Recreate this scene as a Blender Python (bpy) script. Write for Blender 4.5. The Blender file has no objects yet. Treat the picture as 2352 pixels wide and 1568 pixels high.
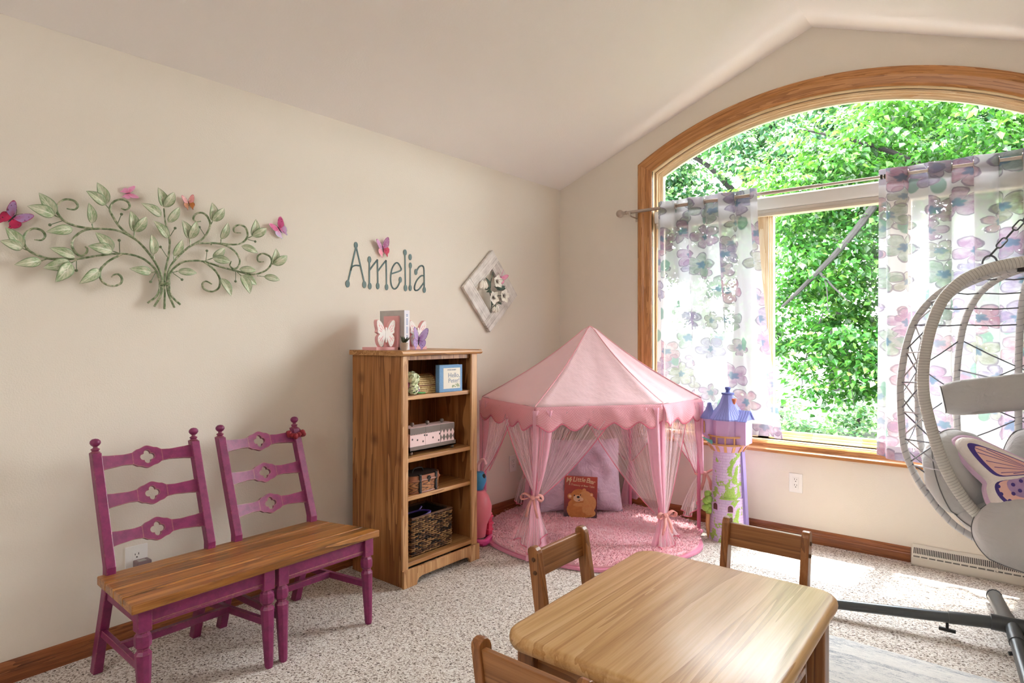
SKY = 10.0; SUN = 8.0; E_BACK = 11.0; EXPOSURE = 1.72
import bpy, bmesh, math, random
from mathutils import Vector, Matrix, Quaternion
random.seed(7)
PI = math.pi
SC = bpy.context.scene
COL = SC.collection

# ------------------------------------------------------------------ camera numbers (metres)
CAM = Vector((2.865, -4.123, 1.27)); YAW = math.radians(39.2074); FPX = 1426.83
FW = Vector((-math.sin(YAW), math.cos(YAW), 0)); RT = Vector((math.cos(YAW), math.sin(YAW), 0)); UP = Vector((0, 0, 1))
def ray(x, y): return FW + RT * ((x - 1176.0) / FPX) + UP * ((771.0 - y) / FPX)
def on_left_wall(x, y, X=0.0):      # measured point of the photograph -> point on the plane x = X
    r = ray(x, y); return CAM + r * ((X - CAM.x) / r.x)
def on_far_wall(x, y, Y=0.0):
    r = ray(x, y); return CAM + r * ((Y - CAM.y) / r.y)

# ------------------------------------------------------------------ colours and materials
def lin(h):
    h = h.lstrip('#'); c = [int(h[i:i + 2], 16) / 255.0 for i in (0, 2, 4)]
    return tuple((v / 12.92 if v <= 0.04045 else ((v + 0.055) / 1.055) ** 2.4) for v in c) + (1.0,)

class Mt:
    def __init__(s, name):
        s.m = bpy.data.materials.new(name); s.m.use_nodes = True
        s.t = s.m.node_tree; s.t.nodes.clear()
        s.out = s.t.nodes.new('ShaderNodeOutputMaterial')
    def n(s, typ, ins=None, **props):
        nd = s.t.nodes.new('ShaderNode' + typ)
        for k, v in props.items(): setattr(nd, k, v)
        for k, v in (ins or {}).items():
            sk = nd.inputs[k]
            if isinstance(v, bpy.types.NodeSocket): s.t.links.new(v, sk)
            elif isinstance(v, bpy.types.Node): s.t.links.new(v.outputs[0], sk)
            else: sk.default_value = v
        return nd
    def math(s, op, a, b=0.0, c=0.0):
        return s.n('Math', {0: a, 1: b, 2: c}, operation=op).outputs[0]
    def ramp(s, fac, stops, interp='LINEAR'):
        nd = s.n('ValToRGB', {0: fac}); cr = nd.color_ramp; cr.interpolation = interp
        while len(cr.elements) < len(stops): cr.elements.new(0.5)
        for e, (p, c) in zip(cr.elements, stops):
            e.position = p; e.color = lin(c) if isinstance(c, str) else (tuple(c) if hasattr(c, '__len__') else (c, c, c, 1))
        return nd.outputs[0]
    def mix(s, fac, a, b, blend='MIX'):
        nd = s.n('Mix', {}, data_type='RGBA', blend_type=blend)
        for i, v in ((0, fac), (6, a), (7, b)):
            if isinstance(v, str): v = lin(v)
            if isinstance(v, bpy.types.NodeSocket): s.t.links.new(v, nd.inputs[i])
            else: nd.inputs[i].default_value = v
        return nd.outputs[2]
    def coord(s, which='Object', scale=(1, 1, 1), loc=(0, 0, 0), rot=(0, 0, 0)):
        tc = s.n('TexCoord')
        return s.n('Mapping', {0: tc.outputs[which], 'Scale': scale, 'Location': loc, 'Rotation': rot}).outputs[0]
    def noise(s, vec, scale, detail=3.0, rough=0.55, out=0, dist=0.0):
        return s.n('TexNoise', {'Vector': vec, 'Scale': scale, 'Detail': detail, 'Roughness': rough, 'Distortion': dist}).outputs[out]
    def bump(s, h, strength=0.3, dist=0.01):
        return s.n('Bump', {'Height': h, 'Strength': strength, 'Distance': dist}).outputs[0]
    def bsdf(s, color, rough=0.5, normal=None, **kw):
        b = s.n('BsdfPrincipled', {'Roughness': rough})
        if isinstance(color, str): color = lin(color)
        if isinstance(color, bpy.types.NodeSocket): s.t.links.new(color, b.inputs['Base Color'])
        else: b.inputs['Base Color'].default_value = color
        if normal is not None: s.t.links.new(normal, b.inputs['Normal'])
        for k, v in kw.items():
            k = k.replace('_', ' ')
            if isinstance(v, bpy.types.NodeSocket): s.t.links.new(v, b.inputs[k])
            else: b.inputs[k].default_value = v
        return b.outputs[0]
    def done(s, sh):
        s.t.links.new(sh, s.out.inputs[0]); return s.m

def plain(name, col, rough=0.5, var=0.06, scale=40.0, bump=0.0, **kw):
    M = Mt(name); v = M.coord(); nz = M.noise(v, scale)
    c = M.mix(var, col, M.mix(nz, (0.0, 0.0, 0.0, 1), (1, 1, 1, 1)), 'OVERLAY')
    nr = M.bump(nz, bump, 0.004) if bump else None
    return M.done(M.bsdf(c, rough, nr, **kw))

def wood(name, c_dark, c_mid, c_lite, axis=1, rough=0.35, grain=1.0, plank=None, coat=0.0, knots=False, bump=0.12):
    """oak-like figure running along `axis`"""
    M = Mt(name)
    sc = [9.0, 9.0, 9.0]; sc[axis] = 0.55
    v = M.coord('Object', tuple(k * grain for k in sc))
    if plank:                                   # (axis across the boards, board width): every board gets its own figure
        ax, w = plank
        tc = M.n('TexCoord'); sep = M.n('SeparateXYZ', {0: tc.outputs['Object']})
        idx = M.math('FLOOR', M.math('DIVIDE', sep.outputs[ax], w))
        off = M.n('TexWhiteNoise', {'W': idx}, noise_dimensions='1D').outputs['Color']
        v = M.n('VectorMath', {0: v, 1: M.n('VectorMath', {0: off, 1: (13.0, 13.0, 13.0)}, operation='MULTIPLY').outputs[0]}, operation='ADD').outputs[0]
    big = M.noise(v, 0.5, 4.0, 0.6, dist=1.2)
    rings = M.n('Math', {0: M.math('MULTIPLY', big, 9.0)}, operation='FRACT').outputs[0]
    fine_sc = [260.0, 260.0, 260.0]; fine_sc[axis] = 7.0
    fine = M.noise(M.coord('Object', tuple(k * grain for k in fine_sc)), 1.0, 2.0, 0.6)
    fac = M.math('ADD', M.math('MULTIPLY', rings, 0.45), M.math('MULTIPLY', fine, 0.55))
    col = M.ramp(fac, [(0.15, c_dark), (0.5, c_mid), (0.85, c_lite)])
    if plank:
        tone = M.n('TexWhiteNoise', {'W': M.math('ADD', idx, 3.7)}, noise_dimensions='1D').outputs[0]
        col = M.mix(M.math('MULTIPLY', tone, 0.28), col, c_dark)
    if knots:
        vor = M.n('TexVoronoi', {'Vector': M.coord('Object', (5.0, 2.2, 5.0)), 'Scale': 1.0, 'Randomness': 1.0}).outputs[0]
        kn = M.ramp(vor, [(0.05, 0.8), (0.22, 0.0)])
        col = M.mix(kn, col, c_dark)
    nr = M.bump(fac, bump, 0.002)
    return M.done(M.bsdf(col, rough, nr, Coat_Weight=coat, Coat_Roughness=0.24))

# ------------------------------------------------------------------ mesh helpers
class MB:
    """collects geometry; vertices are given in world metres (or local ones when the parent sits at the origin)"""
    def __init__(s): s.v = []; s.f = []; s.uv = []; s.mi = []; s.cur = 0
    def add(s, vs, fs, uvs=None):
        o = len(s.v); s.v += [tuple(p) for p in vs]
        for k, f in enumerate(fs):
            s.f.append(tuple(i + o for i in f)); s.mi.append(s.cur)
            s.uv.append([tuple(uvs[i]) for i in f] if uvs else [(0, 0)] * len(f))
        return s
    def box(s, lo, hi, rot=None, c=None):
        x0, y0, z0 = lo; x1, y1, z1 = hi
        vs = [Vector(p) for p in ((x0, y0, z0), (x1, y0, z0), (x1, y1, z0), (x0, y1, z0), (x0, y0, z1), (x1, y0, z1), (x1, y1, z1), (x0, y1, z1))]
        if rot is not None:
            c = Vector(c) if c is not None else (Vector(lo) + Vector(hi)) / 2
            vs = [c + rot @ (p - c) for p in vs]
        return s.add(vs, [(0, 3, 2, 1), (4, 5, 6, 7), (0, 1, 5, 4), (1, 2, 6, 5), (2, 3, 7, 6), (3, 0, 4, 7)])
    def hexa(s, bottom, top):                   # two quads
        return s.add(list(bottom) + list(top), [(3, 2, 1, 0), (4, 5, 6, 7), (0, 1, 5, 4), (1, 2, 6, 5), (2, 3, 7, 6), (3, 0, 4, 7)])
    def tube(s, pts, r, seg=8, closed=False, cap=True, flat=None):
        pts = [Vector(p) for p in pts]; n = len(pts)
        rs = r if hasattr(r, '__len__') else [r] * n
        rings = []; uvs = []; L = 0.0; up = None
        for i, p in enumerate(pts):
            if closed: t = pts[(i + 1) % n] - pts[i - 1]
            else: t = pts[min(i + 1, n - 1)] - pts[max(i - 1, 0)]
            t = t.normalized() if t.length > 1e-9 else Vector((0, 0, 1))
            if up is None:
                up = Vector((0, 0, 1)) if abs(t.z) < 0.9 else Vector((1, 0, 0))
            a = t.cross(up)
            if a.length < 1e-6: a = t.cross(Vector((0.3, 1, 0.2)))
            a.normalize(); b = a.cross(t).normalized(); up = b
            if i: L += (p - pts[i - 1]).length
            for k in range(seg):
                an = 2 * PI * k / seg
                rings.append(p + (a * math.cos(an) + b * math.sin(an) * (flat or 1.0)) * rs[i]); uvs.append((L, k / seg))
        fs = []
        m = n if closed else n - 1
        for i in range(m):
            j = (i + 1) % n
            for k in range(seg):
                q = (k + 1) % seg
                fs.append((i * seg + k, i * seg + q, j * seg + q, j * seg + k))
        if cap and not closed:
            fs.append(tuple(range(seg - 1, -1, -1))); fs.append(tuple((n - 1) * seg + k for k in range(seg)))
        return s.add(rings, fs, uvs)
    def lathe(s, prof, c=(0, 0, 0), seg=24, axis='z', rot=None, ngon=0.0):
        c = Vector(c); vs = []
        for (r, z) in prof:
            for k in range(seg):
                an = 2 * PI * k / seg + ngon
                p = Vector((r * math.cos(an), r * math.sin(an), z))
                if axis == 'x': p = Vector((p.z, p.x, p.y))
                if axis == 'y': p = Vector((p.x, p.z, p.y))
                if rot is not None: p = rot @ p
                vs.append(c + p)
        n = len(prof); fs = []
        for i in range(n - 1):
            for k in range(seg):
                q = (k + 1) % seg
                fs.append((i * seg + k, i * seg + q, (i + 1) * seg + q, (i + 1) * seg + k))
        if prof[0][0] > 1e-6: fs.append(tuple(range(seg - 1, -1, -1)))
        if prof[-1][0] > 1e-6: fs.append(tuple((n - 1) * seg + k for k in range(seg)))
        return s.add(vs, fs)
    def ball(s, c, r, seg=16, rings=8, rot=None):
        rx, ry, rz = r if hasattr(r, '__len__') else (r, r, r)
        c = Vector(c); vs = []; fs = []
        for i in range(rings + 1):
            th = PI * i / rings
            for k in range(seg):
                an = 2 * PI * k / seg
                p = Vector((rx * math.sin(th) * math.cos(an), ry * math.sin(th) * math.sin(an), -rz * math.cos(th)))
                if rot is not None: p = rot @ p
                vs.append(c + p)
        for i in range(rings):
            for k in range(seg):
                q = (k + 1) % seg
                fs.append((i * seg + k, i * seg + q, (i + 1) * seg + q, (i + 1) * seg + k))
        return s.add(vs, fs)
    def grid(s, fn, nu, nv, uvfn=None, closed_u=False):
        vs = []; uvs = []
        for j in range(nv + 1):
            for i in range(nu + 1):
                u, v = i / nu, j / nv
                vs.append(Vector(fn(u, v))); uvs.append(uvfn(u, v) if uvfn else (u, v))
        fs = [(j * (nu + 1) + i, j * (nu + 1) + i + 1, (j + 1) * (nu + 1) + i + 1, (j + 1) * (nu + 1) + i) for j in range(nv) for i in range(nu)]
        return s.add(vs, fs, uvs)
    def prism(s, poly, ax, d0, d1):
        """poly: 2-D outline, extruded along axis ax from d0 to d1 (poly coords are the other two axes in x,y,z order)"""
        def P(a, b, d): return (d, a, b) if ax == 0 else ((a, d, b) if ax == 1 else (a, b, d))
        n = len(poly); vs = [P(a, b, d0) for a, b in poly] + [P(a, b, d1) for a, b in poly]
        fs = [tuple(range(n)), tuple(range(2 * n - 1, n - 1, -1))]
        fs += [(i, (i + 1) % n, n + (i + 1) % n, n + i) for i in range(n)]
        return s.add(vs, fs)
    def xf(s, M):
        s.v = [tuple(M @ Vector(p)) for p in s.v]; return s
    def build(s, name, mats, parent=None, smooth=False, bevel=0.0, seg=2, weld=False, solid=0.0, sub=0, angle=35):
        me = bpy.data.meshes.new(name)
        off = Vector((0, 0, 0))
        if parent is not None: off = worldloc(parent)
        me.from_pydata([tuple(Vector(p) - off) for p in s.v], [], s.f)
        ul = me.uv_layers.new(name='UVMap'); k = 0
        flat = [c for f in s.uv for c in f]
        ul.data.foreach_set('uv', [x for c in flat for x in c])
        mats = mats if isinstance(mats, (list, tuple)) else [mats]
        for m in mats: me.materials.append(m)
        me.polygons.foreach_set('material_index', s.mi)
        bm = bmesh.new(); bm.from_mesh(me)
        if weld: bmesh.ops.remove_doubles(bm, verts=bm.verts, dist=1e-5)
        bmesh.ops.recalc_face_normals(bm, faces=bm.faces)
        bm.to_mesh(me); bm.free()
        if smooth:
            me.polygons.foreach_set('use_smooth', [True] * len(me.polygons))
            try: me.set_sharp_from_angle(angle=math.radians(angle))
            except Exception: pass
        o = bpy.data.objects.new(name, me); COL.objects.link(o)
        if parent is not None: o.parent = parent
        if solid:
            md = o.modifiers.new('thickness', 'SOLIDIFY'); md.thickness = solid; md.offset = 0
        if bevel:
            md = o.modifiers.new('bevel', 'BEVEL'); md.width = bevel; md.segments = seg; md.limit_method = 'ANGLE'; md.angle_limit = math.radians(40)
        if sub:
            md = o.modifiers.new('sub', 'SUBSURF'); md.levels = sub; md.render_levels = sub
        return o

def worldloc(o):
    v = Vector((0, 0, 0))
    while o is not None: v = v + o.location; o = o.parent
    return v
def tag(o, label, cat, group=None, kind=None):
    if label: o['label'] = label
    if cat: o['category'] = cat
    if group: o['group'] = group
    if kind: o['kind'] = kind
    return o
def thing(name, loc, label=None, cat=None, group=None, kind=None):
    o = bpy.data.objects.new(name, None); o.empty_display_size = 0.05; COL.objects.link(o); o.location = loc
    return tag(o, label, cat, group, kind)
def structure(o): o['kind'] = 'structure'; return o
def copy_tree(o, parent=None):
    c = o.copy(); COL.objects.link(c)
    if parent is not None: c.parent = parent
    for ch in [x for x in bpy.data.objects if x.parent == o]: copy_tree(ch, c)
    return c
def smooth_path(pts, n=6, closed=False):
    """Catmull-Rom through the given points"""
    P = [Vector(p) for p in pts]; out = []
    m = len(P)
    for i in range(m if closed else m - 1):
        if closed: p0, p1, p2, p3 = P[i - 1], P[i], P[(i + 1) % m], P[(i + 2) % m]
        else: p0, p1, p2, p3 = P[max(i - 1, 0)], P[i], P[i + 1], P[min(i + 2, m - 1)]
        for k in range(n):
            t = k / n
            out.append(0.5 * ((2 * p1) + (p2 - p0) * t + (2 * p0 - 5 * p1 + 4 * p2 - p3) * t * t + (3 * p1 - p0 - 3 * p2 + p3) * t ** 3))
    if not closed: out.append(P[-1])
    return out
def text_mesh(txt, size, name, mat, parent, M, depth=0.0006, shear=0.0, spacing=1.0, bold=0.0, align='CENTER'):
    cu = bpy.data.curves.new(name, 'FONT'); cu.body = txt; cu.size = size; cu.extrude = depth; cu.shear = shear
    cu.space_character = spacing; cu.offset = bold; cu.align_x = align; cu.resolution_u = 3
    tmp = bpy.data.objects.new('tmp_text', cu); COL.objects.link(tmp)
    dg = bpy.context.evaluated_depsgraph_get(); dg.update()
    me = bpy.data.meshes.new_from_object(tmp.evaluated_get(dg)); me.name = name
    bpy.data.objects.remove(tmp); bpy.data.curves.remove(cu)
    me.transform(M); me.transform(Matrix.Translation(-worldloc(parent)))
    me.materials.clear(); me.materials.append(mat)
    o = bpy.data.objects.new(name, me); COL.objects.link(o); o.parent = parent
    return o
def basis(o, ax, ay):
    """matrix taking text-plane x,y to world directions ax, ay at origin o"""
    ax = Vector(ax).normalized(); az = ax.cross(Vector(ay)).normalized(); ay = az.cross(ax)
    return Matrix(((ax.x, ay.x, az.x, o[0]), (ax.y, ay.y, az.y, o[1]), (ax.z, ay.z, az.z, o[2]), (0, 0, 0, 1)))
# ================================================================== THE SETTING
def paint(name, col, bump=0.22, scale=170.0):
    M = Mt(name); v = M.coord(); nz = M.noise(v, scale, 2.0, 0.5)
    soft = M.noise(v, 1.3, 3.0)
    c = M.mix(M.math('MULTIPLY', soft, 0.10), col, '#d2c8bb', 'MIX')
    return M.done(M.bsdf(c, 0.75, M.bump(nz, bump, 0.004), Specular_IOR_Level=0.3))
M_WALL = paint('wall_paint', '#e5dccf')
M_CEIL = paint('ceiling_paint', '#f9f4f1', 0.2, 110.0)

def carpet_mat():
    M = Mt('carpet'); v = M.coord(); n3 = M.noise(v, 2.2, 2.0); w = M.noise(v, 60.0, 2.0, .6, out=1)
    vv = M.n('VectorMath', {0: v, 1: M.n('VectorMath', {0: w, 1: (.012, .012, .012)}, operation='MULTIPLY').outputs[0]}, operation='ADD').outputs[0]
    vo = M.n('TexVoronoi', {'Vector': vv, 'Scale': 185.0, 'Randomness': 1.0}); rc = M.n('SeparateColor', {0: vo.outputs['Color']})
    n1 = M.noise(v, 85.0, 3.0, .7)
    f = M.math('ADD', M.math('MULTIPLY', rc.outputs[0], .62), M.math('MULTIPLY', n1, .76)); f = M.math('SUBTRACT', f, .19)
    c = M.ramp(f, [(0.14, '#453d37'), (.25, '#94877c'), (.36, '#c4b8ac'), (.52, '#dbd2c9'), (.75, '#efeae4')])
    c = M.mix(M.math('MULTIPLY', n3, 0.12), c, '#b8a394')
    h = M.math('ADD', M.math('MULTIPLY', vo.outputs[0], -.8), n1)
    return M.done(M.bsdf(c, 0.95, M.bump(h, 0.35, 0.010), Specular_IOR_Level=0.1))
M_CARPET = carpet_mat()

def uvwood(name, dark, mid, lite, rough=0.35, coat=0.25):
    M = Mt(name)
    big = M.noise(M.coord('UV', (0.8, 14.0, 1.0)), 1.0, 4.0, 0.6, dist=0.8)
    rings = M.n('Math', {0: M.math('MULTIPLY', big, 7.0)}, operation='FRACT').outputs[0]
    fine = M.noise(M.coord('UV', (9.0, 330.0, 1.0)), 1.0, 2.0)
    f = M.math('ADD', M.math('MULTIPLY', rings, 0.4), M.math('MULTIPLY', fine, 0.6))
    c = M.ramp(f, [(0.2, dark), (0.5, mid), (0.8, lite)])
    return M.done(M.bsdf(c, rough, M.bump(f, 0.1, 0.002), Coat_Weight=coat, Coat_Roughness=0.2))
M_TRIM = uvwood('oak_trim', '#8a5424', '#b97c42', '#cf965c')
M_BASE = uvwood('oak_baseboard', '#63341a', '#8c4f28', '#a4653a')
M_JAMB = uvwood('light_oak_jamb', '#cfa878', '#e8cda6', '#f4e3c8')
M_SASH = plain('cream_sash', '#d9c6a8', 0.4)
M_WHITE = plain('white_plastic', '#ece9e4', 0.35, 0.02)
M_DARK = plain('dark_slot', '#2a2623', 0.6, 0.02)

W, ZW, ZR, DY = 3.76, 2.44, 3.167, -7.2
m = MB(); m.box((-0.1, DY - 0.1, -0.12), (W + 0.1, 0.16, 0.0)); structure(m.build('floor', M_CARPET))
m = MB(); m.box((-0.12, DY - 0.1, 0.0), (0.0, 0.16, ZW)); structure(m.build('wall_left', M_WALL))

# far wall with the arched opening
XC, ZC, RO = 1.875, 0.58, 2.265
XL, XR, ZB = 0.703, 3.047, 0.53
def spring(d): R = RO - d; dx = XC - (XL + d); return ZC + math.sqrt(R * R - dx * dx)
def arch(d, K=40):
    R = RO - d; dx = XC - (XL + d); a0 = math.acos(-dx / R); a1 = math.acos(dx / R)
    return [(XC + R * math.cos(a0 + (a1 - a0) * k / K), ZC + R * math.sin(a0 + (a1 - a0) * k / K)) for k in range(K + 1)]
def gable(x): return ZW + (ZR - ZW) * (1 - abs(x - W / 2) / (W / 2))
DO = 0.095                                      # rough opening lies just outside the jamb
xl, xr, zb = XL + DO, XR - DO, ZB + 0.06
m = MB()
for y, fl in ((0.0, 0), (0.16, 1)):
    def P(x, z): return (x, y, z)
    q = lambda *p: m.add([P(*a) for a in p], [tuple(range(len(p)))] if fl else [tuple(range(len(p) - 1, -1, -1))])
    q((0, 0), (xl, 0), (xl, gable(xl)), (0, ZW)); q((xr, 0), (W, 0), (W, ZW), (xr, gable(xr)))
    q((xl, 0), (xr, 0), (xr, zb), (xl, zb))
    A = arch(DO); 
    for a, b in zip(A[:-1], A[1:]):
        if (a[0] - W / 2) * (b[0] - W / 2) < 0: q(a, b, (b[0], gable(b[0])), (W / 2, ZR), (a[0], gable(a[0])))
        else: q(a, b, (b[0], gable(b[0])), (a[0], gable(a[0])))
ring = [(xl, zb)] + arch(DO) + [(xr, zb)]
for a, b in zip(ring, ring[1:] + ring[:1]):
    m.add([(a[0], 0, a[1]), (b[0], 0, b[1]), (b[0], .16, b[1]), (a[0], .16, a[1])], [(0, 1, 2, 3)])
structure(m.build('wall_far', M_WALL))
m = MB(); m.box((W, DY - 0.1, 0), (W + 0.12, 0.16, ZW))
structure(m.build('wall_right', M_WALL))
m = MB(); m.prism([(0, 0), (W, 0), (W, ZW), (W / 2, ZR), (0, ZW)], 1, DY - 0.12, DY); structure(m.build('wall_back', M_WALL))
m = MB()
m.prism([(-0.12, ZW - 0.046), (W / 2, ZR), (W + 0.12, ZW - 0.046), (W + 0.12, ZW + 0.1), (W / 2, ZR + 0.15), (-0.12, ZW + 0.1)], 1, DY - 0.12, 0.16)
structure(m.build('ceiling', M_CEIL))

def loft(m, rows, closed=False):
    """rows of matching 3-D points -> skin with uv (length, across)"""
    n = len(rows[0]); vs = []; uvs = []; L = [0.0]
    for i in range(1, n): L.append(L[-1] + (Vector(rows[0][i]) - Vector(rows[0][i - 1])).length)
    wv = 0.0
    for k, r in enumerate(rows):
        if k: wv += (Vector(r[0]) - Vector(rows[k - 1][0])).length
        vs += r; uvs += [(L[i], wv) for i in range(n)]
    fs = [(k * n + i, k * n + i + 1, (k + 1) * n + i + 1, (k + 1) * n + i) for k in range(len(rows) - 1) for i in range(n - 1)]
    return m.add(vs, fs, uvs)

win = structure(thing('window_1', (XC, 0, ZB)))
PROF = [(0, 0), (0, .017), (.008, .021), (.03, .021), (.042, .015), (.05, .013), (.085, .011), (.097, .008), (.105, .004), (.105, -.012)]
def side_path(d, which):
    if which == 'left': return [(XL + d, ZB + d * .66), (XL + d, spring(d))]
    if which == 'right': return [(XR - d, spring(d)), (XR - d, ZB + d * .66)]
    if which == 'bottom': return [(XR - d, ZB + d * .66), (XL + d, ZB + d * .66)]
    return arch(d)
for wh in ('left', 'arch', 'right', 'bottom'):
    m = MB(); bulge = 1.9 if wh == 'bottom' else 1.0
    loft(m, [[(x, -h * bulge if h > 0 else -h, z) for x, z in side_path(d, wh)] for d, h in PROF]); m.build('casing', M_TRIM, win, smooth=True, angle=25)
def full(d): return [(XL + d, ZB + d * .66)] + arch(d) + [(XR - d, ZB + d * .66), (XL + d, ZB + d * .66)]
m = MB(); loft(m, [[(x, y, z) for x, z in full(d)] for d, y in ((.105, .0), (.105, .062), (.118, .062), (.118, .07))]); m.build('jamb', M_JAMB, win)
m = MB(); loft(m, [[(x, y, z) for x, z in full(d)] for d, y in ((.112, .05), (.122, .05), (.122, .068), (.131, .068), (.131, .082), (.146, .082), (.146, .11))]); m.build('sash_frame', M_JAMB, win, smooth=True, angle=20)
m = MB(); loft(m, [[(x, y, z) for x, z in full(d)] for d, y in ((.140, .088), (.152, .088), (.152, .12), (.09, .13), (.09, .165))]); m.build('cream_liner', M_SASH, win)
m = MB(); m.box((XL + .1, .06, 2.05), (XR - .1, .13, 2.165)); m.build('transom', M_SASH, win, bevel=.006)
for x in (1.575, 2.335):
    m = MB()
    z0, z1 = ZB + .07, 2.06
    for w_, y0, y1 in ((.034, .05, .12), (.042, .062, .12), (.052, .078, .125)):
        m.add([(x - w_, y0, z0), (x + w_, y0, z0), (x + w_, y1, z0), (x - w_, y1, z0), (x - w_, y0, z1), (x + w_, y0, z1), (x + w_, y1, z1), (x - w_, y1, z1)],
              [(0, 1, 5, 4), (1, 2, 6, 5), (3, 0, 4, 7)], [(0, 0), (0, .06), (0, .1), (0, .16), (1.4, 0), (1.4, .06), (1.4, .1), (1.4, .16)])
    m.build('mullion', M_JAMB, win)
m = MB()
for y0, y1, z1 in ((.0, .05, .604), (.05, .07, .622), (.07, .085, .636), (.085, .12, .655)):
    m.add([(XL + .1, y0, .58), (XR - .1, y0, .58), (XR - .1, y1, .58), (XL + .1, y1, .58), (XL + .1, y0, z1), (XR - .1, y0, z1), (XR - .1, y1, z1), (XL + .1, y1, z1)],
          [(0, 1, 5, 4), (4, 5, 6, 7), (2, 3, 7, 6)], [(0, 0), (2.1, 0), (2.1, .05), (0, .05), (0, .02), (2.1, .02), (2.1, .07), (0, .07)])
m.build('sill', M_JAMB, win)
def glass_mat():
    M = Mt('window_glass'); fr = M.n('Fresnel', {'IOR': 1.35}).outputs[0]
    return M.done(M.n('MixShader', {0: M.math('MULTIPLY', fr, 0.8), 1: M.n('BsdfTransparent', {0: (.97, .99, .98, 1)}), 2: M.n('BsdfGlossy', {'Roughness': 0.02})}).outputs[0])
M_GLASS = glass_mat()
A = arch(.146)
m = MB(); pl = [(XL + .146, 2.16)] + A + [(XR - .146, 2.16)]; m.add([(x, .1, z) for x, z in pl], [tuple(range(len(pl)))]); m.build('arched_pane', M_GLASS, win)
for x0, x1 in ((XL + .146, 1.53), (1.62, 2.29), (2.38, XR - .146)):
    m = MB(); m.add([(x0, .1, .64), (x1, .1, .64), (x1, .1, 2.06), (x0, .1, 2.06)], [(0, 1, 2, 3)]); m.build('pane', M_GLASS, win)

BP = [(0, 0), (.013, 0), (.013, .045), (.011, .05), (.013, .056), (.011, .068), (.005, .078), (0, .083)]
def baseboard(name, pts, n):
    m = MB(); loft(m, [[(p[0] + n[0] * a, p[1] + n[1] * a, b) for p in pts] for a, b in BP])
    for k in (0, -1): m.add([(pts[k][0] + n[0] * a, pts[k][1] + n[1] * a, b) for a, b in BP], [tuple(range(len(BP)))])
    structure(m.build(name, M_BASE))
baseboard('baseboard_left', [(0, 0), (0, DY)], (1, 0))
baseboard('baseboard_far', [(2.395, 0), (0.0, 0)], (0, -1))
baseboard('baseboard_right', [(W, DY), (W, 0)], (-1, 0))

# ------------------------------------------------------------------ camera, sky, light
cd = bpy.data.cameras.new('camera'); co = bpy.data.objects.new('camera', cd); COL.objects.link(co)
co.location = CAM; co.rotation_euler = (PI / 2, 0, YAW); cd.sensor_width = 36.0; cd.lens = 36.0 * FPX / 2352.0
cd.shift_y = -13.0 / 2352.0; cd.clip_start = 0.05; cd.clip_end = 300; SC.camera = co

wd = bpy.data.worlds.new('sky'); SC.world = wd; wd.use_nodes = True; nt = wd.node_tree; nt.nodes.clear()
wo = nt.nodes.new('ShaderNodeOutputWorld'); bg = nt.nodes.new('ShaderNodeBackground'); tc = nt.nodes.new('ShaderNodeTexCoord')
sp = nt.nodes.new('ShaderNodeSeparateXYZ'); cr = nt.nodes.new('ShaderNodeValToRGB')
nt.links.new(tc.outputs['Generated'], sp.inputs[0]); nt.links.new(sp.outputs[2], cr.inputs[0]); nt.links.new(cr.outputs[0], bg.inputs[0]); nt.links.new(bg.outputs[0], wo.inputs[0])
cr.color_ramp.elements[0].position = 0.0; cr.color_ramp.elements[0].color = (0.98, 0.985, 1.0, 1)
cr.color_ramp.elements[1].position = 0.9; cr.color_ramp.elements[1].color = (0.87, 0.93, 1.0, 1)
bg.inputs[1].default_value = SKY

def lamp(name, kind, loc, energy, col=(1, 1, 1), rot=None, **kw):
    ld = bpy.data.lights.new(name, kind); ld.energy = energy; ld.color = col
    for k, v in kw.items(): setattr(ld, k, v)
    o = bpy.data.objects.new(name, ld); COL.objects.link(o); o.location = loc
    if rot is not None: o.rotation_euler = rot
    return o
sd = Vector((-0.03, -0.34, -0.94))
s = lamp('sun', 'SUN', (1.5, 3, 9), SUN, (1.0, 0.95, 0.86), angle=math.radians(1.2)); s.rotation_euler = sd.to_track_quat('-Z', 'Y').to_euler()
def area(name, loc, aim, sx, sy, e, col):
    o = lamp(name, 'AREA', loc, e, col, shape='RECTANGLE', size=sx, size_y=sy)
    o.rotation_euler = (Vector(aim) - Vector(loc)).to_track_quat('-Z', 'Y').to_euler(); return o
area('fill_light', (2.0, -5.9, 2.30), (1.7, -2.6, .9), 1.8, 1.8, E_BACK, (1.0, 0.985, 0.97))  # added fill behind the camera, lifts the room; no real fixture
SC.view_settings.view_transform = 'Standard'; SC.view_settings.look = 'None'; SC.view_settings.gamma = 1.0
SC.view_settings.use_curve_mapping = False; SC.view_settings.exposure = EXPOSURE
SC.cycles.use_denoising = True
SC.cycles.max_bounces = 10; SC.cycles.diffuse_bounces = 5; SC.cycles.glossy_bounces = 3; SC.cycles.transmission_bounces = 6; SC.cycles.transparent_max_bounces = 16
SC.cycles.caustics_reflective = False; SC.cycles.caustics_refractive = False; SC.cycles.sample_clamp_indirect = 6.0
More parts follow.
